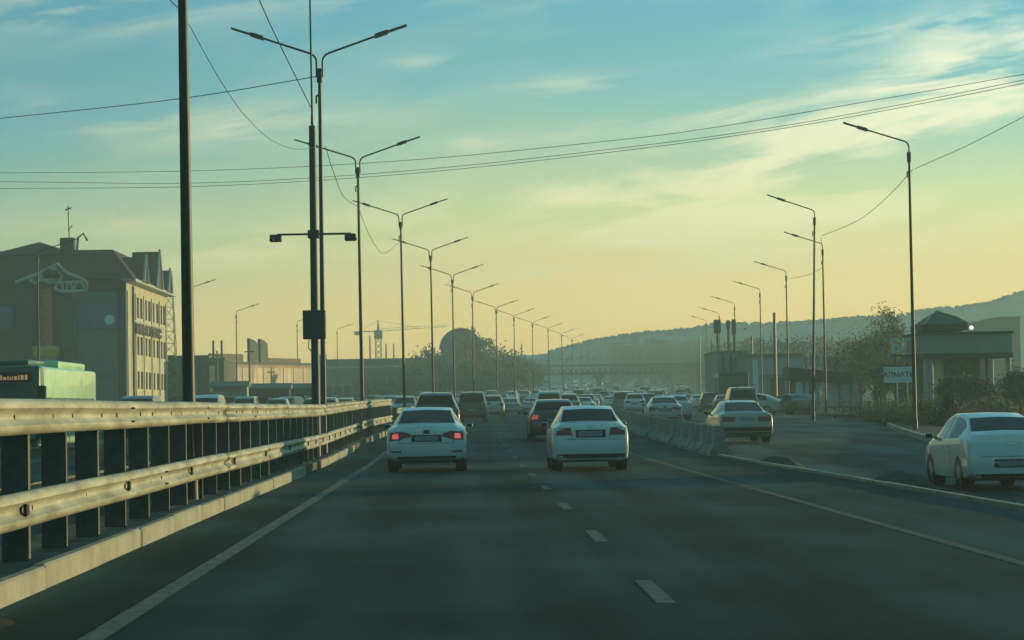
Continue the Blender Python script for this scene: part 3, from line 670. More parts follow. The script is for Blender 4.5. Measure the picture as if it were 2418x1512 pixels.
SEDB = dict(L=4.5, W=1.71, H=1.44, bz=.22, decky=1.06, top=[(0, .92), (.03, 1.0), (.08, 1.06), (.45, 1.085), (.6, 1.09), (1.2, 1.38), (1.7, 1.44), (2.3, 1.445), (2.8, 1.38), (3.5, 1.0), (4.2, .90), (4.42, .78), (4.5, .6)],
    tw=[(0, .80), (.4, .82), (.58, .81), (1.2, .67), (2.8, .67), (3.5, .80), (4.5, .72)], belt=[(0, .93), (.6, .97), (3.4, .92), (4.5, .72)], rg=[.62, 1.18], ws=[2.84, 3.44], sg=[.95, 3.25], pill=[2.05], wy=(.93, 3.55), wr=.31,
    door=[1.6, 2.14, 3.1], handle=[1.75, 2.3],
    rear=[('tail_lamp', [(.42, .80), (.76, .80), (.745, .965), (.44, .965)], 'red', True), ('plate_recess', [(-.33, .745), (.33, .745), (.33, .915), (-.33, .915)], 'trim', False), ('number_plate', [(-.26, .77), (.26, .77), (.26, .885), (-.26, .885)], 'plate', False),
          ('shut_line', [(-.60, .70), (.60, .70), (.60, .708), (-.60, .708)], 'trim', False), ('shut_line', [(.40, .708), (.412, .708), (.42, 1.0), (.408, 1.0)], 'trim', True), ('badge', [(-.05, .955), (.05, .955), (.05, .99), (-.05, .99)], 'chrome', False),
          ('bumper_insert', [(-.72, .23), (.72, .23), (.76, .385), (-.76, .385)], 'trim', False)])
SUV = dict(L=4.7, W=1.86, H=1.72, bz=.30, decky=1.2, lean=.06, top=[(0, .95), (.03, 1.12), (.10, 1.2), (.16, 1.24), (.55, 1.62), (.85, 1.70), (1.6, 1.725), (2.4, 1.70), (2.8, 1.62), (3.5, 1.15), (4.3, 1.02), (4.6, .90), (4.7, .7)],
    tw=[(0, .80), (.15, .82), (.55, .68), (2.7, .68), (3.5, .80), (4.7, .7)], belt=[(0, 1.05), (.6, 1.08), (3.4, 1.02), (4.7, .8)], rg=[.17, .53], ws=[2.85, 3.42], sg=[.65, 3.2], pill=[1.15, 2.1], wy=(.95, 3.62), wr=.36,
    door=[1.5, 2.2, 3.1], handle=[1.65, 2.35],
    rear=[('tail_lamp', [(.60, .90), (.86, .88), (.84, 1.10), (.58, 1.06)], 'red', True), ('tail_lamp', [(.36, .93), (.59, .90), (.57, 1.06), (.36, 1.03)], 'darkred', True), ('plate_recess', [(-.32, .78), (.32, .78), (.32, .93), (-.32, .93)], 'trim', False), ('number_plate', [(-.26, .8), (.26, .8), (.26, .91), (-.26, .91)], 'plate', False),
          ('bumper_insert', [(-.72, .32), (.72, .32), (.76, .52), (-.76, .52)], 'trim', False), ('shut_line', [(-.62, .62), (.62, .62), (.62, .63), (-.62, .63)], 'trim', False)], rails=True)
BIG = dict(SUV); BIG.update(L=4.95, W=1.93, H=1.86, top=[(a * 1.05, b * 1.085) for a, b in SUV['top']], belt=[(a, b * 1.07) for a, b in SUV['belt']], rg=[.18, .56], ws=[3.0, 3.58], sg=[.7, 3.3], wr=.39, wy=(1.0, 3.85))
VAN = dict(L=4.9, W=1.85, H=1.92, bz=.28, decky=1.5, lean=.05, top=[(0, 1.0), (.03, 1.15), (.07, 1.22), (.22, 1.78), (.45, 1.88), (1.6, 1.92), (3.0, 1.90), (3.5, 1.78), (4.2, 1.22), (4.7, 1.02), (4.86, .85), (4.9, .65)],
    tw=[(0, .86), (.07, .86), (.25, .76), (3.3, .76), (4.2, .84), (4.9, .75)], belt=[(0, 1.06), (.6, 1.08), (4.1, 1.05), (4.9, .8)], rg=[.075, .215], ws=[3.55, 4.15], sg=[.45, 3.9], pill=[1.5, 2.6], wy=(.95, 3.9), wr=.34,
    door=[1.6, 2.7, 3.7], handle=[2.4, 2.9],
    rear=[('tail_lamp', [(.70, .95), (.86, .93), (.84, 1.35), (.70, 1.33)], 'darkred', True), ('number_plate', [(-.26, .72), (.26, .72), (.26, .84), (-.26, .84)], 'plate', False), ('bumper_insert', [(-.75, .30), (.75, .30), (.8, .50), (-.8, .50)], 'trim', False), ('shut_line', [(-.66, .58), (.66, .58), (.66, .59), (-.66, .59)], 'trim', False)])
OLD = dict(SEDB); OLD.update(L=4.75, W=1.80, H=1.43, top=[(0, .90), (.03, .98), (.08, 1.03), (.5, 1.05), (.7, 1.06), (1.45, 1.37), (1.9, 1.42), (2.5, 1.43), (3.0, 1.36), (3.7, .98), (4.4, .88), (4.68, .76), (4.75, .6)],
    tw=[(0, .80), (.6, .80), (1.4, .64), (3.0, .65), (3.7, .80), (4.75, .7)], rg=[.72, 1.42], ws=[3.03, 3.62], sg=[1.05, 3.4], pill=[2.3], wy=(1.0, 3.7), door=[1.7, 2.34, 3.3], handle=[1.9, 2.5],
    rear=[('tail_lamp', [(.38, .72), (.83, .71), (.82, .885), (.38, .88)], 'darkred', True), ('plate_recess', [(-.37, .72), (.37, .72), (.37, .88), (-.37, .88)], 'paint', False), ('number_plate', [(-.27, .74), (.27, .74), (.27, .86), (-.27, .86)], 'plate', False),
          ('bumper_insert', [(-.82, .40), (.82, .40), (.82, .53), (-.82, .53)], 'trim', False), ('bumper_insert', [(-.80, .235), (.80, .235), (.80, .36), (-.80, .36)], 'trim', False)])
COB = dict(L=4.48, W=1.735, H=1.51, bz=.25, decky=1.10, top=[(0, .92), (.03, 1.02), (.08, 1.10), (.4, 1.14), (.5, 1.15), (1.15, 1.43), (1.7, 1.505), (2.3, 1.51), (2.8, 1.43), (3.55, 1.05), (4.1, .93), (4.38, .80), (4.48, .6)],
    tw=[(0, .80), (.4, .84), (.5, .83), (1.15, .68), (2.7, .68), (3.55, .80), (4.48, .72)], belt=[(0, .96), (.5, 1.03), (3.4, .95), (4.48, .72)], rg=[.53, 1.13], ws=[2.83, 3.5], sg=[.9, 3.3], pill=[1.95], wy=(.86, 3.48), wr=.32,
    door=[1.5, 2.04, 3.1], handle=[1.62, 2.2],
    rear=[('tail_lamp', [(.60, .72), (.845, .76), (.82, 1.08), (.63, 1.04)], 'darkred', True), ('plate_recess', [(-.34, .46), (.34, .46), (.34, .62), (-.34, .62)], 'trim', False), ('number_plate', [(-.26, .48), (.26, .48), (.26, .59), (-.26, .59)], 'plate', False),
          ('badge', [(-.09, .90), (.09, .90), (.09, .94), (-.09, .94)], 'chrome', False), ('shut_line', [(-.62, .67), (.62, .67), (.62, .679), (-.62, .679)], 'trim', False), ('bumper_insert', [(-.7, .275), (.7, .275), (.7, .34), (-.7, .34)], 'trim', False)], exhaust=.5)
def put(t, x, y, rz=0): t.location = (x, y, GZ(y + 1) + .0); t.rotation_euler = (0, 0, rz); return t
TAKEN = []
def near(x, y, rz, t): TAKEN.append((x, y)); return put(t, x, y, rz)
near(PX(1006, 53.6), 53.6, 0, make_car(SEDA, 'white', 'white sedan with lit brake lamps ahead in the left lane', lit=1))
near(PX(1394, 52.4), 52.4, 0, make_car(SEDB, 'white', 'older white sedan with unlit square tail lamps in the right lane'))
LOW = dict(SUV); LOW.update(H=1.54, top=[(a, b * .895) for a, b in SUV['top']], belt=[(a, b * .90) for a, b in SUV['belt']], rails=False, decky=1.08, wr=.33, rear=[(n_, [(a, b * .9) for a, b in q_], m__, mi_) for n_, q_, m__, mi_ in SUV['rear']])
near(PX(1308, 88), 88, 0, make_car(LOW, 'black', 'black crossover with one red lamp showing, half hidden behind the older white sedan', lit=2))
near(PX(1029, 95), 95, R(-.3), make_car(BIG, 'black', 'tall black off roader just ahead of the white sedan with lit brake lamps'))
near(PX(1114, 150), 150, heading(150), make_car(VAN, 'brown', 'dark brown minivan with its right side in sunlight, farther up the left lane'))
sedA_s = make_car(OLD, 'champagne', 'champagne coloured old sedan on the side road right of the concrete blocks'); near(PX(1764, 79), 79, R(1), sedA_s)
cob = make_car(COB, 'white', 'white compact sedan cut by the right edge of the picture'); near(10.6, 45.6, R(.6), cob); cob.location.z = -.335
vanS = make_car(VAN, 'dark', 'dark minivan directly ahead of the champagne sedan on the side road'); near(PX(1757, 140), 140, heading(140), vanS)
sedS = make_car(SEDA, 'silver', 'silver sedan close behind the far end of the concrete blocks'); near(PX(1571, 123), 123, heading(123), sedS)

# base set for the traffic
PROTO = {}
for nm, S, col in (('sedan', SEDA, 'silver'), ('sedan2', SEDB, 'silver'), ('suv', SUV, 'silver'), ('van', VAN, 'silver'), ('hatch', COB, 'silver')):
    PROTO[nm] = S
def proto(kind, col, first=[True]):
    key = (kind, col)
    if key not in PR:
        PR[key] = make_car(PROTO[kind], col, 'x'); return PR[key], True
    return PR[key], False
PR = {}
def traffic(kind, col, x, y, rz, label, group=None):
    o, new = proto(kind, col)
    if not new: o = dup(o, label=label, group=group)
    else: o['label'] = label
    if group: o['group'] = group
    elif 'group' in o: del o['group']
    near(x, y, rz, o); return o
T = traffic
T('suv', 'white', PX(1500, 200), 200, heading(200), 'white off roader up the road, left of the silver sedan behind the concrete blocks')
T('sedan', 'silver', PX(1205, 215), 215, heading(215), 'grey sedan seen between the brown minivan and the black crossover')
T('van', 'white', PX(1297, 158), 158, heading(158), 'white van roof showing just above the black crossover')
T('suv', 'silver', PX(1341, 170), 170, heading(170), 'silver car roof showing above the right half of the black crossover')
T('sedan2', 'white', PX(1252, 245), 245, heading(245), 'small white sedan just right of the grey sedan up the road')
T('suv', 'dark', PX(1388, 235), 235, heading(235), 'dark car above the roof of the older white sedan')
T('hatch', 'white', PX(1441, 235), 235, heading(235), 'pale car just above the right roof corner of the older white sedan')
T('suv', 'dark', PX(1532, 235), 235, heading(235), 'dark car with blue roof lamps far behind the silver sedan')
T('hatch', 'silver', PX(1600, 140), 140, heading(140), 'silver car hidden behind the right side of the silver sedan')
T('hatch', 'silver', PX(1848, 163), 163, R(68), 'silver hatchback standing side on at the edge of the side road')
T('sedan2', 'black', PX(1908, 163), 163, R(25), 'black car parked at an angle in front of the kiosk')
# opposite road
T('van', 'dark', PX(388, 118), 112, math.pi, 'dark van behind the rail just left of the thick near pole')
T('van', 'white', PX(482, 120), 124, math.pi, 'white van just right of the thick near pole')
T('suv', 'black', PX(752, 95), 99, math.pi, 'black oncoming off roader behind the camera mast')
T('suv', 'silver', PX(955, 160), 164, math.pi, 'silver oncoming car above the end of the tall guardrail')
T('van', 'silver', PX(575, 175), 180, math.pi, 'silver van standing right of the white van behind the rail')
T('hatch', 'white', PX(612, 190), 195, R(100), 'pale small car side on in front of the pink building')
T('suv', 'grey', PX(650, 170), 175, math.pi, 'grey oncoming car in front of the right part of the pink building')
T('van', 'grey', PX(690, 205), 210, R(170), 'grey van left of the camera mast')
T('suv', 'white', PX(812, 200), 206, math.pi, 'white oncoming car just right of the camera mast')
T('van', 'white', PX(972 - 50, 240), 244, math.pi, 'white oncoming van far behind the third median lamp')

# single-mesh versions for far traffic
FAR = {}
def far_mesh(kind, col, lit):
    key = (kind, col, lit)
    if key in FAR: return FAR[key]
    S = PROTO[kind]; V_, body, rear, wind, side = car_body(S); b = MB(); Wd = S['W'] / 2
    b.add(V_, body, 0); o = 0
    for fs in (rear, wind, side): b.f += fs; b.m += [1] * len(fs)
    for y in S['wy']:
        for s in (-1, 1): b.tube([(s * (Wd - .22), y, S['wr']), (s * (Wd + .004), y, S['wr'])], S['wr'], 12, 2)
    for s in (-1, 1):
        z = .82 if kind not in ('suv', 'van') else 1.0
        b.box(min(s * Wd * .55, s * Wd * .93), max(s * Wd * .55, s * Wd * .93), -.005, .2, z - .07, z + .07, mi=3)
        b.box(min(s * Wd * .5, s * Wd * .82), max(s * Wd * .5, s * Wd * .82), S['L'] - .3, S['L'] - .02, .62, .74, mi=4)
        b.box(min(s * Wd, s * (Wd + .18)), max(s * Wd, s * (Wd + .18)), S['ws'][1] - .28, S['ws'][1] - .18, 1.02, 1.17, mi=0)
    b.box(-.5, .5, -.012, .1, .28, .42, mi=2); b.box(-.26, .26, -.015, .1, .66, .78, mi=5)
    ob = b.build('car', [paint(col), m_glass, m_black, m_redmid if random.random() < .3 else m_red, m_head if lit else m_headoff, m_plate], smooth=True, fix=False)
    me = ob.data; bm = bmesh.new(); bm.from_mesh(me); bmesh.ops.recalc_face_normals(bm, faces=bm.faces); bm.to_mesh(me); bm.free()
    FAR[key] = [ob, True]; return FAR[key]
random.seed(21)
cols = ['white'] * 4 + ['silver'] * 3 + ['grey'] * 4 + ['black'] * 5 + ['blue', 'brown', 'champagne', 'dark']
kinds = ['sedan', 'sedan2', 'suv', 'suv', 'van', 'hatch', 'sedan']
def far_car(x, y, rz, own):
    if any(abs(x - a) < 2.6 and abs(y - b) < 8.5 for a, b in TAKEN): return
    kind, col = random.choice(kinds), random.choice(cols if y < 330 else cols + ['white'] * 7); e_ = far_mesh(kind, col, not own and random.random() < .6)
    if e_[1]: o = e_[0]; e_[1] = False
    else: o = e_[0].copy(); C.objects.link(o)
    put(o, x, y, rz); TAKEN.append((x, y))
    band = 'between the near cars and the footbridge' if y < 420 else ('just before the footbridge' if y < 600 else 'beyond the footbridge')
    lab = 'distant %s %s %s, %s' % (col, {'sedan': 'sedan', 'sedan2': 'boxy sedan', 'suv': 'off roader', 'van': 'van', 'hatch': 'compact car'}[kind], 'in the jam going away' if own else 'in the oncoming jam', band)
    tag(o, lab, 'car', 'distant traffic jam going away' if own else 'distant oncoming traffic jam')
for o_ in (3.1, 6.7, 10.4, 14.0, 17.6, 21.0):
    y = 178 + random.uniform(0, 20)
    while y < 860: far_car(med(y) + o_ + random.uniform(-.35, .35), y, heading(y) + random.uniform(-.02, .02), True); y += random.uniform(17, 40) + (6 if y > 450 else 0)
for o_ in (-3.0, -6.4, -9.8, -13.2):
    y = 215 + random.uniform(0, 20)
    while y < 860: far_car(med(y) + o_ + random.uniform(-.3, .3), y + 4, math.pi + heading(y), False); y += random.uniform(17, 40) + (6 if y > 450 else 0)
# parked cars in the yard left of the road
for (px, d, rz) in ((560, 230, 1.2), (600, 250, .3), (640, 240, 1.7), (668, 260, .2), (700, 235, 1.4), (722, 270, 2.9), (840, 260, 1.5), (868, 245, .2), (897, 300, 2.8), (542, 215, 1.5)):
    far_car(PX(px, d), d, rz, False)

GRP = {}
for o in C.objects:
    if 'label' in o and str(o['label']).startswith('distant '): GRP.setdefault(o['label'], []).append(o)
for lb, os_ in GRP.items():
    if len(os_) < 2: continue
    os_.sort(key=lambda o: o.location.x / o.location.y)
    for i, o in enumerate(os_): o['label'] = lb.replace('distant ', '%s from the left of the distant %s' % (nth(i), 'oncoming ' if 'oncoming' in lb else '')).replace(' in the jam going away', 's going away').replace(' in the oncoming jam', 's').replace('s, ', 's ').replace('between the near cars and the footbridge', 'short of the footbridge').replace('just before the footbridge', 'near the footbridge')
# ---- city bus on the opposite road
def bus(x, y, rz, label):
    t = thing('city_bus', label, 'bus', (x, y, GZ(y)), rz)      # local: front face at y=0 looking to -y, body runs +y
    g = mat('bus green', (.012, .085, .045), .35, var=.1, scale=1, coat=.6); mint = mat('bus mint', (.50, .74, .44), .4, var=.12, scale=1.5, coat=.5); gl = mat('bus glass', (.03, .05, .045), .1, var=0)
    b = MB(); b.bbox(-1.25, 1.25, 0, 12, .32, 2.95, .12, 3); b.build('body', [mint], t, smooth=True)
    MB().bbox(-1.258, 1.258, -.02, .9, .34, 2.97, .12, 3).build('front_panel', g, t, smooth=True)
    MB().bbox(-1.05, 1.05, -.045, -.01, 1.15, 2.35, .04, 2).build('windscreen', gl, t, smooth=True)
    MB().bbox(-1.02, 1.02, -.055, -.015, 2.42, 2.75, .03, 1).build('destination_display', mat('display black', (.01, .01, .01), .3, var=0), t)
    led = MB(); random.seed(5); xx = -.85
    while xx < .8:
        wd = random.uniform(.03, .10); led.box(xx, xx + wd, -.062, -.058, 2.50, 2.50 + random.choice((.12, .16, .16, .1))); xx += wd + .035
    led.build('display_lights', mat('amber display', (.5, .3, .15), .5, var=0, emit=(1, .55, .28), es=.25), t)
    MB().bbox(-.8, .8, .6, 3.6, 2.93, 3.18, .08, 2).build('roof_unit', g, t, smooth=True)
    MB().bbox(-1.0, 1.0, 5.2, 11.0, 2.93, 3.22, .08, 2).build('roof_unit', mint, t, smooth=True)
    for s in (-1, 1):
        for k in range(7): MB().bbox(min(s * 1.245, s * 1.262), max(s * 1.245, s * 1.262), 1.1 + k * 1.5, 2.45 + k * 1.5, 1.15, 1.92, .004, 1).build('side_window', mat('bus side glass', (.16, .24, .18), .25, var=.5, scale=1.2), t)
        MB().bbox(s * .95 - .16, s * .95 + .16, -.03, 0, .55, .8, .01, 1).build('headlight', m_headoff, t)
        m_ = MB().bbox(min(s * 1.2, s * 1.5), max(s * 1.2, s * 1.5), -.35, -.15, 1.7, 2.3, .04, 1).build('mirror', m_black, t, smooth=True)
    MB().bbox(-1.2, 1.2, -.05, .1, .3, .5, .03, 1).build('bumper', m_trim, t)
    wheels(t, 2.5, 2.4, 9.0, .48, .28)
    return t
bus(-13.8 - 1.25, 78, R(0), 'green city bus with an amber route display behind the rail at far left')
# ---- lorry on the side road seen from behind
def lorry(x, y, rz, label):
    t = thing('lorry', label, 'lorry', (x, y, GZ(y)), rz)
    MB().bbox(-1.25, 1.25, 0, 7.2, 1.0, 3.4, .05, 1).build('cargo_box', mat('lorry box grey green', (.10, .14, .12), .6, var=.2, scale=1), t)
    MB().box(-1.2, -.012, -.03, 0, 1.05, 3.32).build('rear_door', mat('lorry door', (.045, .07, .06), .6, var=.2), t); MB().box(.012, 1.2, -.03, 0, 1.05, 3.32).build('rear_door', MATS['lorry door'], t)
    MB().box(-1.262, -1.252, .3, 6.9, 2.95, 3.3).build('side_stripe', mat('pale stripe', (.5, .52, .42), .6, var=.1), t)
    MB().bbox(-1.15, 1.15, 7.4, 9.2, .6, 2.9, .15, 2).build('cab', mat('cab white', (.6, .62, .6), .4, var=.1), t, smooth=True)
    MB().box(-.5, .5, .1, 7.6, .65, 1.0).build('chassis', m_black, t); MB().box(-1.15, 1.15, -.02, .08, .5, .68).build('bumper', m_trim, t)
    for s in (-1, 1): MB().box(s * .95 - .15, s * .95 + .15, -.05, -.01, .70, .82).build('tail_lamp', m_red, t)
    wheels(t, 2.4, 1.6, 8.0, .48, .28)
lorry(PX(1735, 200), 200, heading(200) + .01, 'dark lorry with a tall box body ahead of the dark minivan on the side road')
TAKEN.append((PX(1735, 200), 204))

# ---------------------------------------------------------------- trees and shrubs
def tree(name, x, y, h, cw, ch, leaf, mleaf, label, group=None, n=60, per=26, seed=0, trunk_r=.16, cat='tree', conifer=False, z=None, bare=.0):
    random.seed(seed * 31 + int(x * 7 + y)); t = thing(name, label, cat, (x, y, GZ(y) if z is None else z), 0, group)
    b = MB(); tr = MB(); base = h - ch; mt = mat('bark', (.06, .05, .04), .9, var=.3, scale=3)
    tr.tube([(0, 0, -.1), (.05 * h * .02, 0, base + ch * .3), (0, 0, h * .92)], [trunk_r, trunk_r * .7, .02], 7)
    for k in range(n):
        if conifer:
            q = random.random() ** .7; zz = base + ch * (1 - q); rr = cw * .5 * q * random.uniform(.6, 1.05); a = random.uniform(0, 6.28); c = Vector((rr * math.cos(a), rr * math.sin(a), zz)); rad = leaf * 3.0
        else:
            d = Vector((random.gauss(0, 1), random.gauss(0, 1), random.gauss(0, 1))).normalized() * random.uniform(.35, 1.0) ** .6
            c = Vector((d.x * cw * .5, d.y * cw * .5, base + ch * .5 + d.z * ch * .5)); rad = cw * random.uniform(.10, .2)
            if k % 3 == 0: tr.tube([(0, 0, max(base * .7, c.z - ch * .45)), tuple(c * .6 + Vector((0, 0, c.z * .4 - .1))), tuple(c)], [trunk_r * .4, trunk_r * .2, .012], 4, cap=False)
        for i in range(per):
            p = c + Vector((random.gauss(0, 1), random.gauss(0, 1), random.gauss(0, .8))) * rad * .62
            u = Vector((random.uniform(-1, 1), random.uniform(-1, 1), random.uniform(-1, 1))).normalized(); v = u.orthogonal().normalized(); s = leaf * random.uniform(.6, 1.3)
            b.add([p - u * s, p + v * s * .6, p + u * s, p - v * s * .6], [(0, 1, 2, 3)])
    b.build('crown', mleaf, t, fix=False); tr.build('trunk', mt, t, smooth=True)
    return t
lg_dark = mat('leaf dark green', (.035, .055, .03), .8, var=.4, scale=.8)
lg_aut = mat('leaf autumn brown', (.12, .085, .04), .8, var=.4, scale=.6)
lg_mid = mat('leaf olive', (.065, .08, .035), .8, var=.4, scale=.6)
lg_con = mat('needle green', (.02, .045, .03), .85, var=.3, scale=1)
def tp(px, pyt, pyb_, d): return PX(px, d), d, PZ(px, pyt, d) - GZ(d)
# right side
for (px, pyt, d, cw, ml, lb, s) in (
    (2092, 728, 172, 3.6, lg_mid, 'tall rounded tree rising above the hill line left of the tall right lamp', 1),
    (2035, 800, 180, 4.6, lg_aut, 'broad brown autumn tree right of the kiosk', 2),
    (2085, 795, 165, 4.4, lg_aut, 'brown autumn tree behind the white sign', 3),
    (2140, 845, 150, 4.0, lg_mid, 'olive tree below the rooftop letters', 4),
    (2262, 892, 128, 1.8, lg_mid, 'dark tree in front of the pavilion, left one', 5),
    (2316, 896, 128, 1.8, lg_aut, 'olive tree in front of the pavilion, right one', 6),
    (2415, 875, 130, 2.2, lg_mid, 'tree at the right edge beyond the pavilion', 7)):
    x, y, h = tp(px, pyt, 0, d); tree('tree', x, y, h, cw, h * .72, .085, ml, lb, 'trees on the right side', n=90, per=60, seed=s)
x, y, h = tp(2248, 932, 0, 98); tree('conifer', x, y, h, 1.2, h * .95, .06, lg_con, 'small dark conical evergreen behind the white compact sedan', None, n=80, per=30, seed=9, trunk_r=.05, conifer=True)
bl = ['leftmost dark shrub beside the side road, below the kiosk', 'dark shrub below the white sign', 'brownish shrub between the white sign and the evergreen', 'dark shrub just left of the evergreen', 'dark shrub just right of the evergreen',
      'brown shrub behind the roof of the white compact sedan', 'green shrub at the right edge behind the white compact sedan', 'low shrub at the kerb left of the white compact sedan', 'dark shrub at the foot of the tall right lamp', 'low shrub under the pavilion front']
bs = [(2060, 962, 122, 3.4, lg_dark), (2112, 955, 118, 3.0, lg_mid), (2166, 948, 112, 2.8, lg_aut), (2212, 952, 108, 2.6, lg_dark), (2296, 956, 106, 2.8, lg_mid), (2345, 954, 104, 2.6, lg_aut), (2405, 950, 102, 3.0, lg_dark), (2150, 990, 108, 2.2, lg_dark), (2190, 985, 102, 1.8, lg_dark), (2268, 968, 98, 2.0, lg_aut)]
for i, ((px, pyt, d, cw, ml), lb) in enumerate(zip(bs, bl)):
    x, y, h = tp(px, pyt, 0, d); tree('shrub', x, y, h, cw, h * .98, .05, ml, lb, 'shrubs along the side road', n=50, per=60, seed=20 + i, trunk_r=.04, cat='shrub')
# centre grove round the domed hall
for i, (px, pyt, d, cw, ml, lb) in enumerate((
    (1012, 818, 400, 5.5, lg_aut, 'leafless brown tree left of the domed hall'), (1040, 838, 390, 6, lg_dark, 'dark tree below the left side of the dome'), (1085, 850, 380, 7, lg_dark, 'dark tree in front of the middle of the domed hall'),
    (1105, 772, 430, 5, lg_aut, 'thin treetop sticking up over the dome'), (1138, 792, 420, 6, lg_mid, 'tree against the right shoulder of the dome'), (1165, 815, 400, 8, lg_dark, 'large dark tree right of the dome'),
    (1195, 826, 420, 8, lg_dark, 'large dark tree farther right of the dome'), (1215, 838, 440, 6, lg_aut, 'brownish tree at the right end of the grove'), (1120, 855, 370, 8, lg_mid, 'low tree in front of the grove'), (1245, 855, 480, 7, lg_dark, 'small dark tree at the left end of the footbridge'),
    (960, 880, 360, 8, lg_dark, 'bushy tree in front of the long grey hall'), (905, 890, 350, 7, lg_mid, 'olive tree in front of the long grey hall'), (1000, 868, 370, 7, lg_mid, 'olive tree left of the domed hall'))):
    x, y, h = tp(px, pyt, 0, d); tree('tree', x, y, h, cw, h * .85, .28, ml, lb, 'trees in the hazy middle distance', n=60, per=26, seed=40 + i, trunk_r=.25)
for i, (px, pyt, d) in enumerate(((1590, 858, 660), (1640, 856, 650), (1664, 852, 640), (1730, 812, 430), (1800, 806, 400), (1860, 800, 390), (1920, 800, 380), (1980, 806, 360), (1760, 830, 350), (1890, 825, 340))):
    x, y, h = tp(px, pyt, 0, d); tree('tree', x, y, h, 9, h * .85, .32, lg_mid if i % 2 else lg_dark, 'hazy tree in the belt below the hill, %s from the left' % ['first', 'second', 'third', 'fourth', 'sixth', 'eighth', 'ninth', 'tenth', 'fifth', 'seventh'][i], 'tree belt below the hill', n=55, per=24, seed=70 + i, trunk_r=.3)

# ---------------------------------------------------------------- buildings
def text_mesh(s, size, m_, name, parent, loc, rot, ext=.03, bold=0, sx_=1.):
    cu = bpy.data.curves.new(name, 'FONT'); cu.body = s; cu.size = size; cu.extrude = ext; cu.offset = bold; cu.align_x = 'CENTER'; cu.align_y = 'CENTER'
    o = bpy.data.objects.new(name + '_tmp', cu); C.objects.link(o); dg = bpy.context.evaluated_depsgraph_get(); dg.update()
    me = bpy.data.meshes.new_from_object(o.evaluated_get(dg)); bpy.data.objects.remove(o); bpy.data.curves.remove(cu)
    me.materials.clear(); me.materials.append(m_); me.name = name
    q = bpy.data.objects.new(name, me); C.objects.link(q); q.parent = parent; q.location = loc; q.rotation_euler = rot; q.scale = (sx_, 1, 1)
    return q
# hotel with lit side wall
d1 = 224.; hx = PX(302, d1); t = thing('hotel', 'large brown roofed hotel block at the left with a sunlit cream side wall', 'hotel', (hx, d1, GZ(d1)))
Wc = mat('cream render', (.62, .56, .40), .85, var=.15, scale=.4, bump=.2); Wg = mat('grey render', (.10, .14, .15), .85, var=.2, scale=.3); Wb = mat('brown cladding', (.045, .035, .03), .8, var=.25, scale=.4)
Rf = mat('brown roof tiles', (.060, .018, .014), .8, var=.3, scale=1.2, stretch=(1, 1, 5)); Wn = mat('window dark', (.016, .016, .014), .6, var=.2, spec=.1); Tr = mat('pale trim', (.48, .52, .48), .7, var=.15)
Lf, EH = 30.0, 13.3
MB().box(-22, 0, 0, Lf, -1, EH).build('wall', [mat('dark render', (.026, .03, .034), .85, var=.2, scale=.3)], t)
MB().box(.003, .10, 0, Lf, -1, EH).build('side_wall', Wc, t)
MB().box(-22, -13.6, -.35, -.003, -1, EH).build('dark_bay', Wb, t)
MB().box(-5.05, -.75, -.14, -.003, 1.5, EH - 1.2).build('light_panel', mat('light cladding', (.13, .18, .20), .8, var=.15, scale=.5), t)
# roof with hips and a raised centre
r = MB(); r.add([(-23.5, -.9, EH), (.9, -.9, EH), (.9, Lf + 1, EH), (-23.5, Lf + 1, EH), (-22, 3.0, EH + 3.0), (-1.6, 3.0, EH + 3.0), (-1.6, Lf - 3, EH + 3.0), (-22, Lf - 3, EH + 3.0)], [(0, 1, 5, 4), (1, 2, 6, 5), (2, 3, 7, 6), (3, 0, 4, 7), (4, 5, 6, 7), (0, 1, 2, 3)])
r.add([(-13.2, 2.0, EH + 2.6), (-4.9, 2.0, EH + 2.6), (-9.0, 5.5, EH + 4.0), (-9.0, 12, EH + 4.0), (-13.2, 14, EH + 2.6), (-4.9, 14, EH + 2.6)], [(0, 1, 2), (0, 2, 3, 4), (1, 5, 3, 2), (4, 3, 5), (0, 4, 5, 1)])
r.build('roof', Rf, t)
for k, yy in enumerate((5.5, 16, 24.5)):      # dormers on the lit side
    hh = (2.4, 3.6, 2.2)[k]; ww = (1.5, 2.2, 1.6)[k]
    dm = MB().prism([(yy - ww, EH - .1), (yy + ww, EH - .1), (yy, EH + hh)], 'x', -1.5, 1.2).build('dormer', Rf, t)
    MB().tube([(1.25, yy - ww - .1, EH - .1), (1.25, yy, EH + hh + .15), (1.25, yy + ww + .1, EH - .1)], .13, 6).build('dormer_trim', Tr, dm)
MB().box(-.2, 1.1, -.8, Lf + .8, EH - .28, EH - .02).build('eave', Tr, t)
MB().box(-6.6, -5.3, 3, 4.2, EH + 2.9, EH + 4.2).build('chimney', Wb, t); MB().tube([(-5.0, 3.2, EH + 3), (-4.9, 3.2, EH + 4.2), (-4.4, 3.2, EH + 4.6), (-4.0, 3.2, EH + 3.9)], .12, 6).build('roof_vent', m_dark, t)
MB().tube([(-5.8, 3.6, EH + 4.1), (-5.9, 3.6, EH + 7.3)], .05, 6).tube([(-6.15, 3.6, EH + 6.9), (-5.6, 3.6, EH + 7.1)], .07, 6).tube([(-5.9, 3.6, EH + 4.9), (-5.5, 3.6, EH + 5.4)], .05, 5).build('antenna', m_dark, t)
wy_ = [4.4, 7.7, 10.3, 13.6, 16.3, 19.5, 22.6, 25.7, 28.2]
for row, (z0, z1) in enumerate(((9.9, 11.9), (6.3, 8.1), (3.0, 4.7))):
    for yy in wy_:
        f = MB().box(.085, .13, yy - .75, yy + .75, z0, z1).build('window', Wn, t)
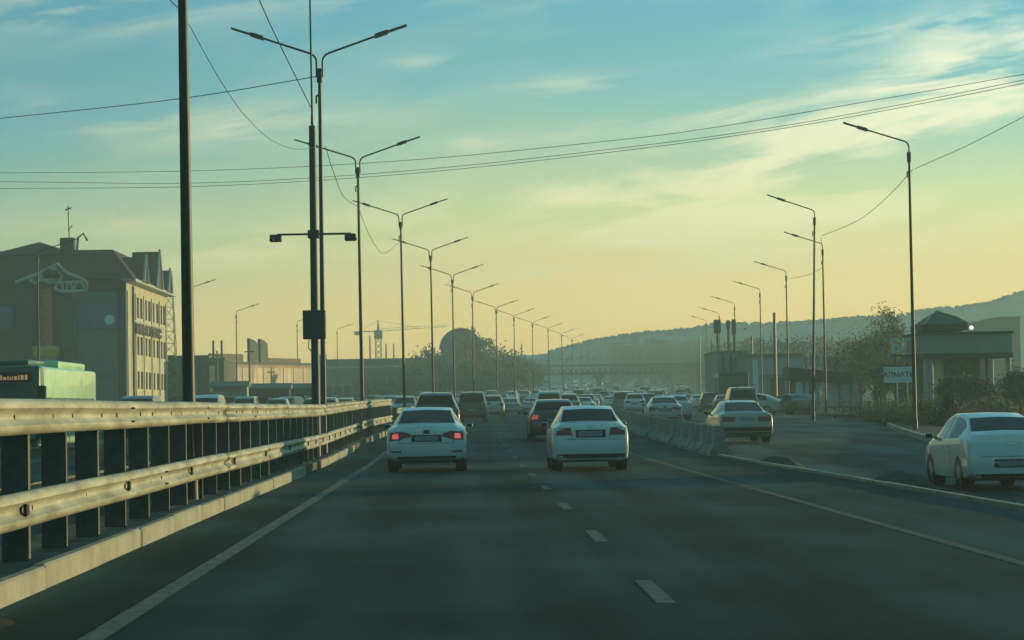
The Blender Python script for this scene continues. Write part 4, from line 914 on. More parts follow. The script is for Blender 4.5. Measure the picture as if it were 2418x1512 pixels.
for yy in (.5, 6.0, 12.0, 17.9, 24.1, 29.6):
    MB().box(.10, .22, yy - .3, yy + .3, -.4, 12.2).build('pilaster', Wc, t)
MB().box(.10, .2, .3, Lf - .3, 9.45, 9.6).build('ledge', Tr, t)
text_mesh('КОМПЛЕКС', 1.25, mat('letter brown', (.05, .035, .022), .7, var=.1), 'lettering', t, (.27, 15, 8.75), (R(90), 0, R(90)), .05, .05, 2.7)
MB().tube([(.3, 3.1, -1), (.3, 3.1, EH - .5)], .12, 6).build('downpipe', Wb, t)
# front: gable frame, column, boards
def q2(px, py, d=222.): return PX(px, d, py) - hx, PZ(px, py, d) - GZ(d1)
def bar(pts, r_, nm, m_, yy=-1.6):
    MB().tube([(q2(a, b)[0], yy, q2(a, b)[1]) for a, b in pts], r_, 6).build(nm, m_, t)
bar([(38, 667), (88, 648), (137, 624), (160, 645), (198, 660), (206, 668), (206, 686), (150, 689), (128, 682)], .17, 'gable_frame', Tr)
bar([(133, 668), (203, 664)], .13, 'gable_frame', Tr); bar([(70, 657), (84, 670), (92, 662), (133, 660)], .2, 'gable_frame', Tr)
for (a, b_) in ((132, 150), (158, 172), (176, 200)): bar([(a, 687), (a + 2, 672), ((a + b_) / 2, 667), (b_ - 2, 672), (b_, 687)], .11, 'arch_tracery', Tr)
em = MB()
for (px, py, r_) in ((105, 652, .45), (114, 645, .5), (123, 644, .6), (132, 650, .5), (139, 655, .4), (118, 655, .6), (128, 657, .5)):
    X_, Z_ = q2(px, py); em.tube([(X_, -1.75, Z_), (X_, -1.55, Z_)], r_, 9)
em.build('crest', Tr, t)
cx_, _ = q2(112, 760); _, z_top = q2(112, 682); _, zc = q2(112, 818); _, zd = q2(112, 846)
MB().tube([(cx_, -2.0, zc), (cx_, -2.0, z_top)], [.62, .55], 16).build('column', mat('red column', (.55, .15, .08), .7, var=.2), t, smooth=True)
MB().bbox(cx_ - 1.1, cx_ + 1.1, -3.0, -1.0, zd, zc, .1, 2).build('column_base', mat('ochre capital', (.6, .42, .06), .7, var=.25), t, smooth=True)
MB().bbox(cx_ - .9, cx_ + .9, -2.9, -1.1, -1, zd, .05, 1).build('column_foot', mat('pale plinth', (.40, .40, .33), .8, var=.2), t)
X0, Z0 = q2(190, 775); X1, Z1 = q2(270, 715)
MB().box(X0, X1, -.3, -.15, Z0, Z1).build('blue_board', mat('board blue', (.03, .13, .26), .5, var=.3, scale=1), t)
cxx, cz_ = q2(255, 754); MB().tube([(cxx, -.45, cz_), (cxx, -.2, cz_)], .48, 20).build('round_disc', mat('disc white', (.9, .95, .98), .6, var=.05), t, smooth=True)
X0, Z0 = q2(0, 775); X1, Z1 = q2(26, 722); MB().box(X0 - 4, X1, -.6, -.36, Z0, Z1).build('blue_board', MATS['board blue'], t)
X0, Z0 = q2(136, 830); X1, Z1 = q2(176, 705); MB().box(X0, X1, -.15, -.01, Z0, Z1).build('glass_bay', mat('green glass', (.02, .045, .035), .15, var=.2), t)
X0, Z0 = q2(222, 882); X1, Z1 = q2(268, 845); MB().prism([(X0, Z0), (X1, Z0), (X1 - .2, Z1 - .5), ((X0 + X1) / 2, Z1), (X0 + .3, Z1 - .6)], 'y', -.35, -.15).build('mural', mat('mural teal', (.07, .17, .20), .7, var=.3), t)
X0, Z0 = q2(175, 990); X1, Z1 = q2(298, 705); MB().box(X0, X0 + .15, -.3, -.01, -1, Z1).build('pilaster', Wg, t)
# annexe at the far left
t2 = thing('shop', 'low sunlit pinkish shop with a red roof at the left edge behind the bus', 'shop', (PX(-40, 150), 150, GZ(150)))
MB().box(-3, 2.1, 0, 6, 0, 3.6).build('wall', mat('peach render', (.42, .30, .22), .85, var=.2), t2); MB().prism([(-3.4, 3.6), (2.4, 3.6), (.2, 4.5), (-3.4, 5.0)], 'y', -.4, 6.4).build('roof', mat('dull red roof', (.08, .05, .045), .8, var=.2), t2)
MB().box(2.12, 2.16, 1.0, 2.6, .9, 2.5).build('window', Wn, t2)
# lattice mast behind the hotel
mx0 = PX(405, 262); t = thing('lattice_mast', 'pale slender lattice mast behind the right end of the hotel', 'mast', (mx0, 262, GZ(262)))
ml_ = MB(); HM = PZ(405, 640, 262) - GZ(262)
for sx_ in (-1, 1):
    for sy_ in (-1, 1): ml_.tube([(sx_ * .95, sy_ * .95, 0), (sx_ * .30, sy_ * .3, HM)], .06, 5)
ml_.build('leg', m_galv, t); br = MB()
for k in range(12):
    z0, z1 = HM * k / 12, HM * (k + 1) / 12; a = .95 - .65 * k / 12; b_ = .95 - .65 * (k + 1) / 12
    br.tube([(-a, -a, z0), (b_, -b_, z1)], .035, 4).tube([(a, -a, z0), (-b_, -b_, z1)], .035, 4).tube([(a, -a, z0), (b_, b_, z1)], .035, 4).tube([(-b_, -b_, z1), (b_, -b_, z1), (b_, b_, z1), (-b_, b_, z1), (-b_, -b_, z1)], .03, 4)
br.build('bracing', m_galv, t); 
MB().tube([(.5, -1, 5.2), (1.2, -1.3, 4.6), (1.6, -1.3, 3.6)], .35, 8).build('dish', m_dark, t, smooth=True)

def block(name, pxl, pxr, pyt, d, depth, m_, label, cat='building', extra=None, zb=0, group=None, rz=0, width=0):
    x0, x1 = PX(pxl, d), PX(pxr, d); h = PZ((pxl + pxr) / 2, pyt, d) - GZ(d); w2 = width / 2 or (x1 - x0) / 2
    t = thing(name, label, cat, ((x0 + x1) / 2, d, GZ(d)) if not width else (x0 + math.cos(rz) * w2, d + math.sin(rz) * w2, GZ(d)), rz, group)
    MB().box(-w2, w2, 0, depth, -1, h).build('wall', m_, t); MB().box(-w2 - .1, w2 + .1, -.1, depth + .1, h, h + .3).build('parapet', mat('parapet grey', (.12, .13, .12), .8, var=.1), t)
    if extra: extra(t, w2, h)
    return t
slate = mat('slate cladding', (.13, .145, .15), .8, var=.12, scale=.3); brownw = mat('brown wall', (.12, .10, .085), .85, var=.2, scale=.3); pink = mat('pink plaster', (.60, .36, .26), .85, var=.25, scale=.25)
def ex1(t, w2, h):
    MB().box(-w2 + .3, w2 - .3, -.06, -.003, 0, 2.2).build('shop_front', Wn, t)
    for k in range(4): MB().box(-w2 + k * w2 / 2 + .2, -w2 + k * w2 / 2 + .28, -.08, -.003, 2.3, h - .1).build('panel_joint', brownw, t)
block('warehouse', 398, 495, 846, 262, 20, slate, 'plain slate grey warehouse between the hotel and the pink building', extra=ex1)
def ex2(t, w2, h):
    MB().box(-w2 + .1, -w2 * .2, -.12, -.003, h - 3.4, h - .5).build('white_panel', mat('white panel', (.55, .52, .42), .7, var=.2), t)
    for k in (-.5, .6): MB().tube([(w2 * k, 1, h), (w2 * k, 1, h + 2.2)], .12, 6).build('flue', m_dark, t)
block('shop', 496, 532, 852, 255, 15, brownw, 'narrow brown shop with a white panel beside the slate warehouse', extra=ex2)
def ex3(t, w2, h):
    MB().box(-w2, w2, -.3, -.003, h - 3.0, h - .4).build('fascia', mat('peach fascia', (.80, .58, .38), .7, var=.3, scale=.35, stretch=(2.5, 1, .4)), t)
    for k in range(9):
        x = -w2 + (k + .5) * w2 * 2 / 9; MB().box(x - .5, x + .5, -.08, -.002, .6, 2.6).build('window', Wn, t); MB().box(x - .06, x + .06, -.34, -.3, h - 3.0, h - .4).build('fascia_joint', pink, t)
    for (a, b_, z0, z1) in ((-.98, -.3, .25, 1.3), (.25, .98, .25, .9)): MB().box(w2 * a, w2 * b_, 2, 2.4, h + z0, h + z1).build('roof_sign', mat('sign back ochre', (.20, .16, .09), .8, var=.2), t)
    for (a, b_) in ((-.23, -.04), (-.0, .17)): MB().prism([(w2 * a, h + .3), (w2 * b_, h + .3), (w2 * b_ - .15, h + 2.6), (w2 * (a + b_) / 2, h + 3.0), (w2 * a, h + 3.2)], 'y', 1.5, 1.9).build('roof_sign', mat('sign back grey', (.13, .13, .10), .8, var=.2), t)
block('market_hall', 533, 745, 858, 280, 25, pink, 'long sunlit pink market hall with signs on its roof, left of the camera mast', extra=ex3, rz=R(63), width=21)
def ex4(t, w2, h):
    MB().box(-w2, w2, -.15, -.003, h - 1.3, h - .9).build('pale_band', mat('pale band', (.35, .36, .32), .7, var=.3, stretch=(.3, 1, 1)), t)
    for k in range(14): x = -w2 + (k + .5) * w2 * 2 / 14; MB().box(x - .6, x + .6, -.08, -.003, 1, 3).build('window', Wn, t)
    MB().box(-w2 * .95, -w2 * .82, 2, 4, h + .3, h + 1.2).build('roof_unit', slate, t)
block('long_hall', 742, 1062, 851, 410, 25, slate, 'long low slate grey hall between the camera mast and the domed hall', extra=ex4)
# domed hall
dd = 452.; t = thing('domed_hall', 'hazy hall with a round arched roof rising behind the trees', 'hall', (PX(1090, dd), dd, GZ(dd)))
rad = 47 * dd / F; zc_ = PZ(1090, 826, dd) - GZ(dd); pts = [(-rad, 0)] + [(rad * math.cos(math.pi - math.pi * k / 24), zc_ + rad * math.sin(math.pi * k / 24)) for k in range(25)] + [(rad, 0)]
MB().prism(pts, 'y', 0, 22).build('vault', mat('vault grey', (.17, .17, .16), .8, var=.15), t)
MB().tube([(p[0] * 1.02, -.2, (p[1] - zc_) * 1.02 + zc_) for p in pts[1:-1]], .28, 6).build('arch_rim', mat('rim dark', (.09, .09, .09), .7, var=.1), t)
for k in range(-3, 4): MB().box(k * 1.0 - .06, k * 1.0 + .06, -.12, -.003, 1, zc_ + math.sqrt(max(.1, rad * rad - k * k)) - .3).build('mullion', mat('rim dark', (.05, .05, .05)), t)
# white banners on poles in the middle distance
for (px, py0, py1, d, lb) in ((1051, 885, 850, 300, 'bright white flag on a pole in front of the grove'), (1102, 1002 - 165, 813, 330, 'tiny white flag right of the dome')):
    t = thing('flag', lb, 'flag', (PX(px, d), d, GZ(d))); h = PZ(px, py1, d) - GZ(d); hb = PZ(px, py0, d) - GZ(d)
    MB().tube([(0, 0, 0), (0, 0, h)], .06, 6).build('pole', m_dark, t); MB().prism([(-.05, hb), (.45, hb + .5), (.9, h), (.3, h), (-.05, h - .8)], 'x', -.03, .03).build('cloth', mat('flag white', (.8, .82, .76), .8, var=.05), t)
# crane
dcr = 700.; t = thing('tower_crane', 'hazy tower crane with a long thin jib over the long grey hall', 'crane', (PX(896, dcr), dcr, GZ(dcr)))
hc = PZ(896, 783, dcr) - GZ(dcr); ha = PZ(896, 757, dcr) - GZ(dcr); cr = mat('crane ochre', (.10, .09, .05), .7, var=.2)
a = MB()
for sx_ in (-1, 1):
    for sy_ in (-1, 1): a.tube([(sx_ * .8, sy_ * .8, 0), (sx_ * .8, sy_ * .8, hc)], .14, 4)
for k in range(10): a.tube([(-.8, -.8, hc * k / 10), (.8, -.8, hc * (k + 1) / 10)], .10, 4); a.tube([(.8, .8, hc * k / 10), (-.8, .8, hc * (k + 1) / 10)], .10, 4)
a.build('tower', cr, t); MB().box(-1.2, 1.2, -1.2, 1.2, hc - 2.2, hc + .3).build('cab', cr, t); MB().tube([(0, 0, hc), (0, 0, ha)], [.45, .2], 6).build('apex', cr, t)
a = MB()
for zz, yy in ((0, -.5), (0, .5), (.8, 0)): a.tube([(0, yy, hc + zz), (20.5, yy, hc + 1.2 + zz * .6)], .05, 4)
for k in range(16): a.tube([(k * 1.25, -.5, hc + k * .07), (k * 1.25 + .62, 0, hc + .8), (k * 1.25 + 1.25, -.5, hc + k * .07 + .07)], .025, 4)
a.build('jib', cr, t); a = MB()
for yy in (-.5, .5): a.tube([(0, yy, hc), (-6.5, yy, hc)], .12, 4)
a.build('counter_jib', cr, t); MB().box(-7, -5, -.7, .7, hc - 1.0, hc + .1).build('counterweight', m_dark, t)
MB().tube([(0, 0, ha), (12, 0, hc + .9)], .04, 4).tube([(0, 0, ha), (-6, 0, hc)], .04, 4).build('tie', m_wire, t)
for i, (px, py, d) in enumerate(((876, 793, 600), (914, 812, 600), (932, 812, 640), (1234, 812, 700))):
    tag(MB().tube([(PX(px, d), d, GZ(d)), (PX(px, d), d, PZ(px, py, d))], [.28, .2], 6).build('mast', m_dark), ['thin mast left of the tower crane', 'short mast right of the tower crane', 'second short mast right of the tower crane', 'thin mast above the left end of the footbridge'][i], 'mast')
# overhead utility masts on the left
for i, (px, pyt, d) in enumerate(((592, 818, 240), (643, 868, 280), (516, 828, 250))):
    t = thing('utility_pole', ['wooden utility pole in front of the pink hall', 'short utility pole near the middle of the pink hall', 'small flue pole over the brown shop'][i], 'pole', (PX(px, d), d, GZ(d)))
    h = PZ(px, pyt, d) - GZ(d); MB().tube([(0, 0, 0), (0, 0, h)], [.13, .08], 7).build('shaft', m_lamp, t); MB().box(-.5, .5, -.06, .06, h - .6, h - .5).build('cross_arm', m_dark, t)
# market stalls and awnings in front of the pink hall
aw = [('stall', 545, 900, 210, 3.0, (.35, .36, .34), 'pale market stall in front of the brown shop'), ('stall', 588, 908, 225, 2.4, (.08, .10, .10), 'dark market stall under the first utility pole'), ('stall', 640, 905, 215, 3.4, (.10, .09, .10), 'dark roofed stall in the middle of the pink hall'),
      ('stall', 678, 912, 230, 2.6, (.40, .38, .33), 'cream stall right of the dark roofed stall'), ('stall', 712, 905, 220, 2.8, (.12, .16, .15), 'teal grey stall beside the camera mast')]
for nm, px, py, d, wd, cc, lb in aw:
    t = thing(nm, lb, 'market stall', (PX(px, d), d, GZ(d)), 0, 'market stalls beyond the opposite road'); h = PZ(px, py, d) - GZ(d)
    mm_ = mat('stall %.2f' % cc[0], cc, .8, var=.2); MB().box(-wd / 2, wd / 2, 0, 2, 0, h - .5).build('booth', mm_, t)
    MB().prism([(-.6, h - .55), (2.2, h - .45), (2.2, h - .3), (.8, h), (-.6, h - .4)], 'x', -wd / 2 - .2, wd / 2 + .2).build('awning', mat('awning grey', (.14, .17, .17), .8, var=.2), t); MB().box(-wd / 2 + .3, wd / 2 - .3, -.03, -.003, .9, 1.9).build('hatch', Wn, t)

# footbridge
db = 612.; t = thing('footbridge', 'hazy truss footbridge spanning the whole road in the distance', 'footbridge', (PX(1415, db), db, GZ(db)))
def bx(px): return PX(px, db) - PX(1415, db)
zb_ = PZ(1415, 882, db) - GZ(db); zt_ = PZ(1415, 863, db) - GZ(db); x0, x1 = bx(1225), bx(1692); bm_ = mat('bridge steel', (.012, .016, .015), .7, var=.2)
MB().box(x0, x1, -1.5, 1.5, zb_ - .4, zb_ + .35).build('deck', bm_, t)
MB().box(x0, x1, -1.6, -1.4, zt_ - .22, zt_ + .22).box(x0, x1, 1.4, 1.6, zt_ - .22, zt_ + .22).build('top_chord', bm_, t)
a = MB(); n = 34
for i in range(n):
    xa = x0 + (x1 - x0) * i / n; xb = x0 + (x1 - x0) * (i + 1) / n
    for yy in (-1.5, 1.5): a.tube([(xa, yy, zb_ + .2), ((xa + xb) / 2, yy, zt_), (xb, yy, zb_ + .2)], .17, 4, cap=False)
for yy in (-1.5, 1.5):
    q_ = MB()
    for i in range(n):
        xa = x0 + (x1 - x0) * i / n; xb = x0 + (x1 - x0) * (i + 1) / n
        q_.tube([(xa, yy, zb_ + .2), ((xa + xb) / 2, yy, zt_), (xb, yy, zb_ + .2)], .17, 4, cap=False)
    q_.build('truss', bm_, t)
MB().box(x0, bx(1302), -1.65, 1.65, zb_ + .2, zt_ + .4).build('covered_end', mat('bridge panel', (.07, .08, .075), .8, var=.2), t)
MB().prism([(-.55, 0), (.55, 0), (.7, zb_ - 1.5), (1.8, zb_ - .25), (-1.8, zb_ - .25), (-.7, zb_ - 1.5)], 'y', -.5, .5).build('pier', mat('pier concrete', (.06, .065, .06), .85, var=.2), t)
MB().box(bx(1668), bx(1692), -2.5, 4, -1, PZ(1680, 848, db) - GZ(db)).build('stair_tower', bm_, t)
# apartment blocks in the haze
ab = mat('panel block grey', (.10, .105, .10), .85, var=.2, scale=.2); 
for i, (a_, b_, py, d) in enumerate(((1446, 1480, 812, 790), (1484, 1522, 818, 800), (1530, 1556, 803, 790), (1562, 1588, 806, 790), (1598, 1640, 812, 760), (1640, 1668, 806, 780), (1672, 1692, 815, 740), (1742, 1772, 808, 640), (1776, 1800, 800, 640), (2330, 2362, 760, 420), (2372, 2418, 752, 400), (1845, 1880, 812, 560))):
    def exb(t, w2, h):
        bw = MB(); n_ = max(2, int(w2 * 2 / 3.2))
        for k in range(n_):
            x = -w2 + (k + .5) * w2 * 2 / n_; tw_ = MB().box(x - .7, x + .7, -.12, -.004, 1.5, h - 1).build('balcony_column', mat('balcony dark', (.05, .055, .055), .7, var=.3, scale=.8, stretch=(.2, 1, 3)), t)
    block('apartment_block', a_, b_, py, d, 14, ab, 'hazy apartment block below the hill, %s counting from the left' % ['first', 'second', 'third', 'fourth', 'fifth', 'sixth', 'seventh', 'eighth', 'ninth', 'eleventh', 'twelfth', 'tenth'][i], 'apartment block', exb, group='apartment blocks in the haze')

# ---- right side shops
def panel(t, x0, x1, z0, z1, nm, m_, y0=-.12, y1=-.004): return MB().box(x0, x1, y0, y1, z0, z1).build(nm, m_, t)
tl = mat('teal grey cladding', (.18, .25, .26), .8, var=.15, scale=.4); dkc = mat('canopy dark green', (.03, .05, .04), .7, var=.15); wht = mat('white boarding', (.72, .78, .80), .6, var=.12, scale=.5); blu = mat('blue lettering', (.05, .12, .20), .6, var=.05)
d = 240.; t = block('shop', 1696, 1768, 836, d, 12, tl, 'tall teal grey shop with two box signs standing on its roof')
X_c = t.location.x; w2 = (PX(1768, d) - PX(1696, d)) / 2; h = PZ(1732, 836, d) - GZ(d)
for (pa, pb_, pt, pbm, lb) in ((1694, 1709, 754, 786, 0), (1724, 1731, 756, 776, 0), (1737, 1745, 754, 790, 0)):
    xa, xb = PX(pa, d) - X_c, PX(pb_, d) - X_c; za, zb2 = PZ(1715, pbm, d) - GZ(d), PZ(1715, pt, d) - GZ(d)
    s = MB().box(xa, xb, 1, 1.8, za, zb2).build('box_sign', mat('sign box dark', (.06, .065, .05), .7, var=.2), t); MB().tube([((xa + xb) / 2, 1.4, h), ((xa + xb) / 2, 1.4, za)], .12, 6).build('sign_post', m_dark, s)
for k in (-.6, -.1, .5): panel(t, w2 * k - .1, w2 * k + .1, .5, h, 'mullion', m_dark)
d = 230.; t = block('shop', 1770, 1900, 843, d, 10, tl, 'wide grey shop with a pale fascia board behind the dark minivan')
w2 = (PX(1900, d) - PX(1770, d)) / 2; h = PZ(1835, 843, d) - GZ(d)
panel(t, -w2 * .6, w2 * .98, h - 1.75, h - .2, 'fascia', mat('fascia slate', (.30, .36, .40), .6, var=.1)); panel(t, -w2 * .2, w2 * .3, .2, h - 2, 'shop_window', Wn); panel(t, -w2 * .85, -w2 * .65, .2, h - .3, 'pale_post', wht); panel(t, w2 * .45, w2 * .95, 1.2, h - 2.2, 'shop_window', Wn)
# round signs above kiosk
t = thing('signboard', 'pale square signboards standing above the left part of the kiosk roof', 'signboard', (PX(1925, 190), 190, GZ(190)))
for (pa, pb_, p0_, p1_) in ((1900, 1913, 842, 862), (1916, 1941, 842, 866), (1945, 1985, 843, 872)):
    xa, xb = PX(pa, 190) - t.location.x, PX(pb_, 190) - t.location.x; MB().box(xa, xb, -.05, .05, PZ(1925, p1_, 190) - GZ(190), PZ(1925, p0_, 190) - GZ(190)).build('board', mat('pale board', (.30, .33, .27), .7, var=.25), t)
    MB().tube([((xa + xb) / 2, .1, 0), ((xa + xb) / 2, .1, PZ(1925, p1_, 190) - GZ(190))], .06, 6).build('leg', m_dark, t)
# kiosk / bus stop
d = 172.; xk0, xk1 = PX(1868, d), PX(2036, d); t = thing('kiosk', 'bus stop kiosk with a dark sloping canopy and pale panels', 'kiosk', ((xk0 + xk1) / 2, d, GZ(d)))
def kq(px, py): return PX(px, d) - t.location.x, PZ(px, py, d) - GZ(d)
MB().prism([kq(1862, 868), kq(1862, 898), kq(2012, 906), kq(2016, 882)], 'y', -.35, 2.4).build('canopy', dkc, t)
x0, z0 = kq(1882, 975); x1, z1 = kq(1948, 902); MB().box(x0, x1, 0, .12, .1, z1).build('panel', wht, t)
for (pa, pb_, p0_, p1_) in ((1898, 1904, 903, 930), (1912, 1922, 903, 931), (1926, 1930, 905, 930), (1930, 1940, 924, 934), (1934, 1938, 904, 915)):
    xa, za = kq(pa, p1_); xb, zb2 = kq(pb_, p0_); MB().box(xa, xb, -.02, -.003, za, zb2).build('blue_mark', blu, t)
for (pa, pb_) in ((1954, 1982), (1986, 2012), (2015, 2030)):
    xa, za = kq(pa, 960); xb, zb2 = kq(pb_, 904); f = MB().box(xa, xb, .1, .2, za, zb2).build('glass_panel', mat('pale glazing', (.42, .52, .54), .3, var=.15, scale=.8), t); MB().box(xa, xb, .06, .097, zb2 - .35, zb2 - .05).build('header', wht, f)
for px in (1868, 1951, 1984, 2013, 2033): xa, _ = kq(px, 900); MB().tube([(xa, -.1, 0), (xa, -.1, kq(px, 895)[1])], .07, 6).build('post', dkc, t)
MB().box(kq(1955, 0)[0], kq(2030, 0)[0], .5, .9, .35, .5).build('bench', m_dark, t)
for i, (px, d2) in enumerate(((2072, 150), (1935, 150))):
    t = thing('person', ['person in dark clothes standing right of the kiosk', 'person in a pale coat standing before the kiosk'][i], 'person', (PX(px, d2), d2, GZ(d2) + .14))
    b = MB(); 
    for s in (-1, 1): b.tube([(s * .09, 0, .0), (s * .1, 0, .45), (s * .09, 0, .88)], [.055, .065, .09], 8); b.tube([(s * .2, 0, 1.42), (s * .25, .02, 1.12), (s * .24, -.04, .85)], [.06, .048, .035], 7)
    b.tube([(0, 0, .8), (0, 0, 1.0), (0, 0, 1.3), (0, 0, 1.46), (0, 0, 1.52)], [.16, .15, .2, .17, .06], 10); b.tube([(0, 0, 1.5), (0, 0, 1.58), (0, 0, 1.68), (0, 0, 1.75)], [.05, .09, .1, .05], 9)
    b.build('body', mat(['dark coat', 'pale coat'][i], [(.03, .035, .035), (.4, .42, .40)][i], .9, var=.15), t, smooth=True)
# town sign
d = 130.; t = thing('town_sign', 'white town name sign in dark letters on two legs, partly behind the tall right lamp', 'sign', (PX(2128, d), d, GZ(d) + .14)); 
wz0, wz1 = PZ(2128, 905, d) - GZ(d) - .14, PZ(2128, 867, d) - GZ(d) - .14
MB().box(-.86, .86, -.03, 0, wz0, wz1).build('board', mat('sign white', (.72, .78, .76), .6, var=.08, scale=1), t)
MB().box(-.84, .84, .002, .03, wz0 + .02, wz1 - .02).build('backing', m_galv, t)
text_mesh('АЛМАТЫ', .36, mat('sign black', (.02, .03, .035), .6, var=0), 'lettering', t, (-.0, -.036, (wz0 + wz1) / 2), (R(90), 0, 0), .003, .008, 1.12)
for s in (-.12, .45): MB().tube([(s, .05, 0), (s, .05, wz1 - .05)], .035, 6).build('leg', wht, t)
# pavilion
d = 140.; t = thing('pavilion', 'pavilion with a pyramid roof, a long fascia board and columns on the right', 'pavilion', (PX(2290, d), d, GZ(d) + .14))
def pq(px, py): return PX(px, d) - t.location.x, PZ(px, py, d) - GZ(d) - .14
x0, z0 = pq(2186, 836); x1, z1 = pq(2398, 788)
MB().box(x0, x1, 0, 6, z0, z1).build('fascia', mat('fascia beige green', (.30, .33, .26), .8, var=.12, scale=.6), t)
MB().box(x0 - .1, x1 + .1, -.1, 6.1, z1, z1 + .16).build('cornice', dkc, t); MB().box(x0 - .05, x1 + .05, -.05, 6.05, z0 - .3, z0).build('soffit', dkc, t)
xa, za = pq(2190, 783); xb, zb2 = pq(2299, 764); xm, zm = pq(2240, 733)
MB().box(xa, xb, .6, 4.4, za + .05, zb2).build('roof_drum', mat('drum dark', (.03, .03, .025), .7, var=.2), t)
rm = [(xa + .15, .5), (xb + .1, .5), (xb + .1, 4.5), (xa + .15, 4.5)]; b = MB(); vs = [(x, y, zb2) for x, y in rm]
for k, q in enumerate((.35, .7, .92)):
    vs += [(xm + (x - xm) * (1 - q), 2.5 + (y - 2.5) * (1 - q), zb2 + (zm - zb2) * (1 - (1 - q) ** 1.25)) for x, y in rm]
vs.append((xm, 2.5, zm)); fs = [(0, 1, 2, 3)]
for k in range(3):
    for j in range(4): fs.append((k * 4 + j, k * 4 + (j + 1) % 4, k * 4 + 4 + (j + 1) % 4, k * 4 + 4 + j))
for j in range(4): fs.append((12 + j, 12 + (j + 1) % 4, 16))
b.add(vs, fs).build('roof', mat('roof grey green', (.09, .11, .10), .7, var=.15, scale=2), t)
MB().tube([(xb + .02, .45, zb2), (xm + (xb - xm) * .65, .9, zb2 + (zm - zb2) * .35 + .1), (xm, 2.5, zm + .05), (xm + (xa - xm) * .65, .9, zb2 + (zm - zb2) * .35 + .1), (xa + .1, .45, zb2)], .06, 6).build('roof_ridge', mat('ridge pale', (.34, .36, .33), .5, var=.1), t)
bm2 = bmesh.new(); bmesh.ops.create_uvsphere(bm2, u_segments=16, v_segments=10, radius=.13); me = bpy.data.meshes.new('sun_glint'); bm2.to_mesh(me); bm2.free(); me.polygons.foreach_set('use_smooth', [True] * len(me.polygons)); me.materials.append(mat('floodlight lit', (.9, .9, .85), .3, var=0, emit=(.95, 1, .8), es=1.1)); fo = bpy.data.objects.new('sun_glint', me); C.objects.link(fo); fo.parent = t; fx, fz = pq(2304, 774); fo.location = (fx, .2, fz)  # glowing ball stands in for a sun glint at the roof edge
for px in (2194, 2206, 2330, 2350, 2392): x_, _ = pq(px, 850); MB().tube([(x_, .4, 0), (x_, .4, z0 - .2)], .16, 10).build('column', mat('column cream', (.46, .47, .40), .8, var=.1), t, smooth=True)
x_, _ = pq(2222, 850); MB().box(x_ - .5, x_ + .5, 1.0, 1.2, 0, z0 - .2).build('panel', mat('column cream', (.30, .30, .25)), t)
MB().box(x0 + .5, x1 - .5, 3, 5.5, 0, z0 - .3).build('inner_wall', mat('inner wall', (.12, .12, .09), .8, var=.3), t)
t = thing('letter_sign', 'pale block letters on a frame left of the pavilion fascia', 'sign', (PX(2150, 142), 142, GZ(142)))
z0 = PZ(2150, 838, 142) - GZ(142); MB().box(-1.0, 1.0, 0, .08, z0 - .12, z0).build('frame', m_dark, t)
for s in (-.8, .8): MB().tube([(s, .04, 0), (s, .04, z0)], .05, 6).build('leg', m_dark, t)
text_mesh('БЛЕ', 1.15, mat('letters pale', (.75, .78, .66), .6, var=.1), 'lettering', t, (0, -.02, z0 + .48), (R(90), 0, 0), .05, .03, .95)
# low fence along the verge
t = thing('low_fence', 'low dark railing along the verge between the kiosk and the shrubs', 'fence')
a = MB()
for z_ in (.35, .8): a.tube([(22.2 + OFF(y) * 1, y, GZ(y) + .14 + z_) for y in range(108, 172, 4)], .035, 5)
a.build('rail', m_post, t)
for y in range(108, 172, 4): MB().tube([(22.2 + OFF(y), y, GZ(y)), (22.2 + OFF(y), y, GZ(y) + 1.0)], .04, 5).build('post', m_dark, t)
# pole stubs
for i, (px, pyt, d) in enumerate(((1834, 738, 215), (1779, 795, 300), (1655, 790, 420), (1684, 800, 400))):
    tag(MB().tube([(PX(px, d), d, GZ(d)), (PX(px, d), d, PZ(px, pyt, d))], [.16, .14], 7).build('pole', m_lamp, smooth=True), ['thick bare pole between the fourth and fifth right lamps', 'thin bare pole right of the rooftop box signs', 'thin far pole at the right end of the footbridge', 'second thin far pole near the stair tower of the footbridge'][i], 'pole')

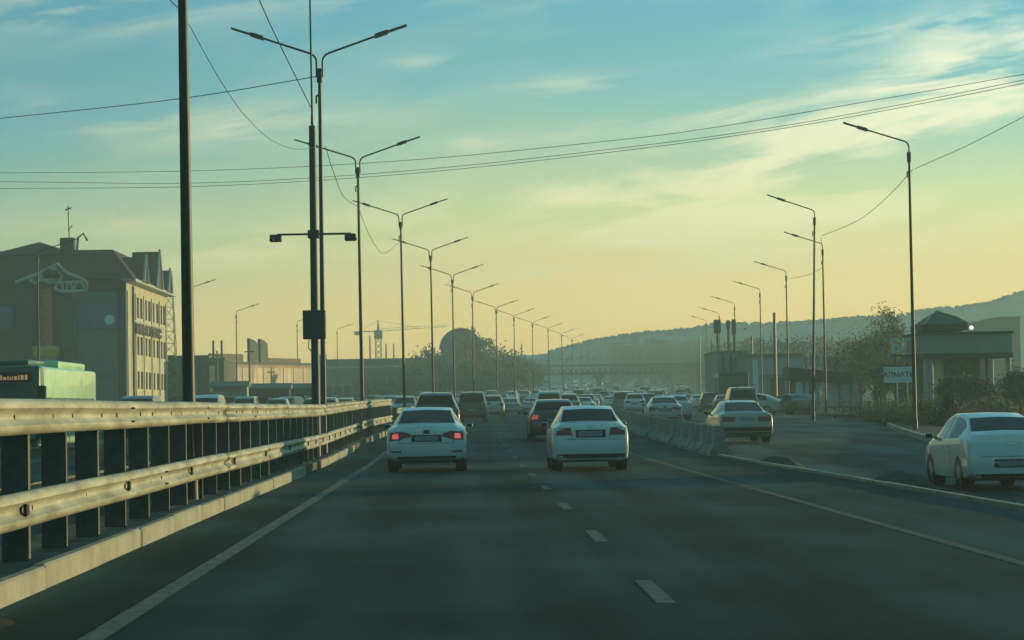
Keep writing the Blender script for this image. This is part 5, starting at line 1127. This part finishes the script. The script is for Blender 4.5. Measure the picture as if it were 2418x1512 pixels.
# ---------------------------------------------------------------- hills
HP = [(900, 860), (1050, 852), (1150, 846), (1231, 839), (1288, 835), (1334, 825), (1403, 807), (1448, 799), (1517, 789), (1632, 780), (1700, 768), (1745, 767), (1827, 766), (1935, 761), (1983, 756), (2046, 752), (2124, 750), (2173, 738), (2227, 731), (2308, 723), (2341, 719), (2389, 702), (2418, 694), (2600, 660), (3000, 640)]
hp = pchip(HP); vs = []; fs = []; cols_ = list(range(900, 2991, 12)); rows = [(.0, 806), (.3, 824), (.62, 842), (.88, 860), (1.0, 880), (.8, 930), (.3, 1000), (0, 1015)]
random.seed(3)
jit = [random.uniform(-1, 1) for _ in cols_]; jit2 = [(jit[i] + jit[i - 1]) * .6 + random.uniform(-1, 1) * .8 for i in range(len(cols_))]
for i, px in enumerate(cols_):
    zr = PZ(px, hp(px) + jit2[i] * 1.0, 880); Xr = PX(px, 880)
    for (q, d_) in rows: vs.append((Xr + (d_ - 880) * .05, d_, max(GZ(d_) - 1.0, GZ(d_) + (zr - GZ(880)) * q * (1 + .05 * jit2[(i * 3 + int(d_)) % len(jit2)] * (q < 1)) - (.8 if q == 0 else 0))))
n = len(rows)
for i in range(len(cols_) - 1):
    for j in range(n - 1): a = i * n + j; fs.append((a, a + n, a + n + 1, a + 1))
hl = MB().add(vs, fs).build('hills', mat('hazed hill scrub', (.20, .28, .28), .95, var=.45, scale=.04, bump=.3), smooth=True, fix=False, angle=180); hl['kind'] = 'structure'  # pale blue-grey base colour carries part of the distance haze
# fringe of wood on the ridge
b = MB(); random.seed(11)
for k in range(3000):
    px = random.uniform(1300, 2500); q = random.random() ** 2; d_ = 880 - q * 45; z = GZ(880) + (PZ(px, hp(px), 880) - GZ(880)) * (1 - .45 * q) - 1.2 * q; x = PX(px, 880) + (d_ - 880) * .1; s = random.uniform(.6, 1.3)
    for i in range(2):
        u = Vector((random.uniform(-1, 1), random.uniform(-1, 1), random.uniform(-.2, 1))).normalized() * s; v = u.orthogonal() * .7
        p = Vector((x, d_, z + s * .3)); b.add([p - u, p + v, p + u, p - v], [(0, 1, 2, 3)])
tag(b.build('wood', mat('leaf hazed hill wood', (.14, .20, .19), .9, var=.3, scale=.3), fix=False), 'scrubby wood covering the hill ridge on the right', 'wood', kind='stuff')  # grey-blue leaf colour has the haze mixed in as well

# ---------------------------------------------------------------- haze
hz = MB().box(-365, 340, -62, 1022, -1.6, 62).build('haze', None if False else bpy.data.materials.new('haze air')); hz['kind'] = 'stuff'; hz['label'] = 'pale smoggy air over the whole road'; hz['category'] = 'haze'
hm = hz.data.materials[0]; hm.use_nodes = True; ht = hm.node_tree; ht.nodes.clear(); pv = ht.nodes.new('ShaderNodeVolumePrincipled'); ho = ht.nodes.new('ShaderNodeOutputMaterial'); ht.links.new(pv.outputs[0], ho.inputs['Volume'])
pv.inputs['Density'].default_value = .00105; pv.inputs['Color'].default_value = (.72, .98, 1.0, 1); pv.inputs['Anisotropy'].default_value = .1

for o in C.objects:
    if 'label' in o and len(str(o['label']).split()) > 16: print('LONG', o.name, o['label'])
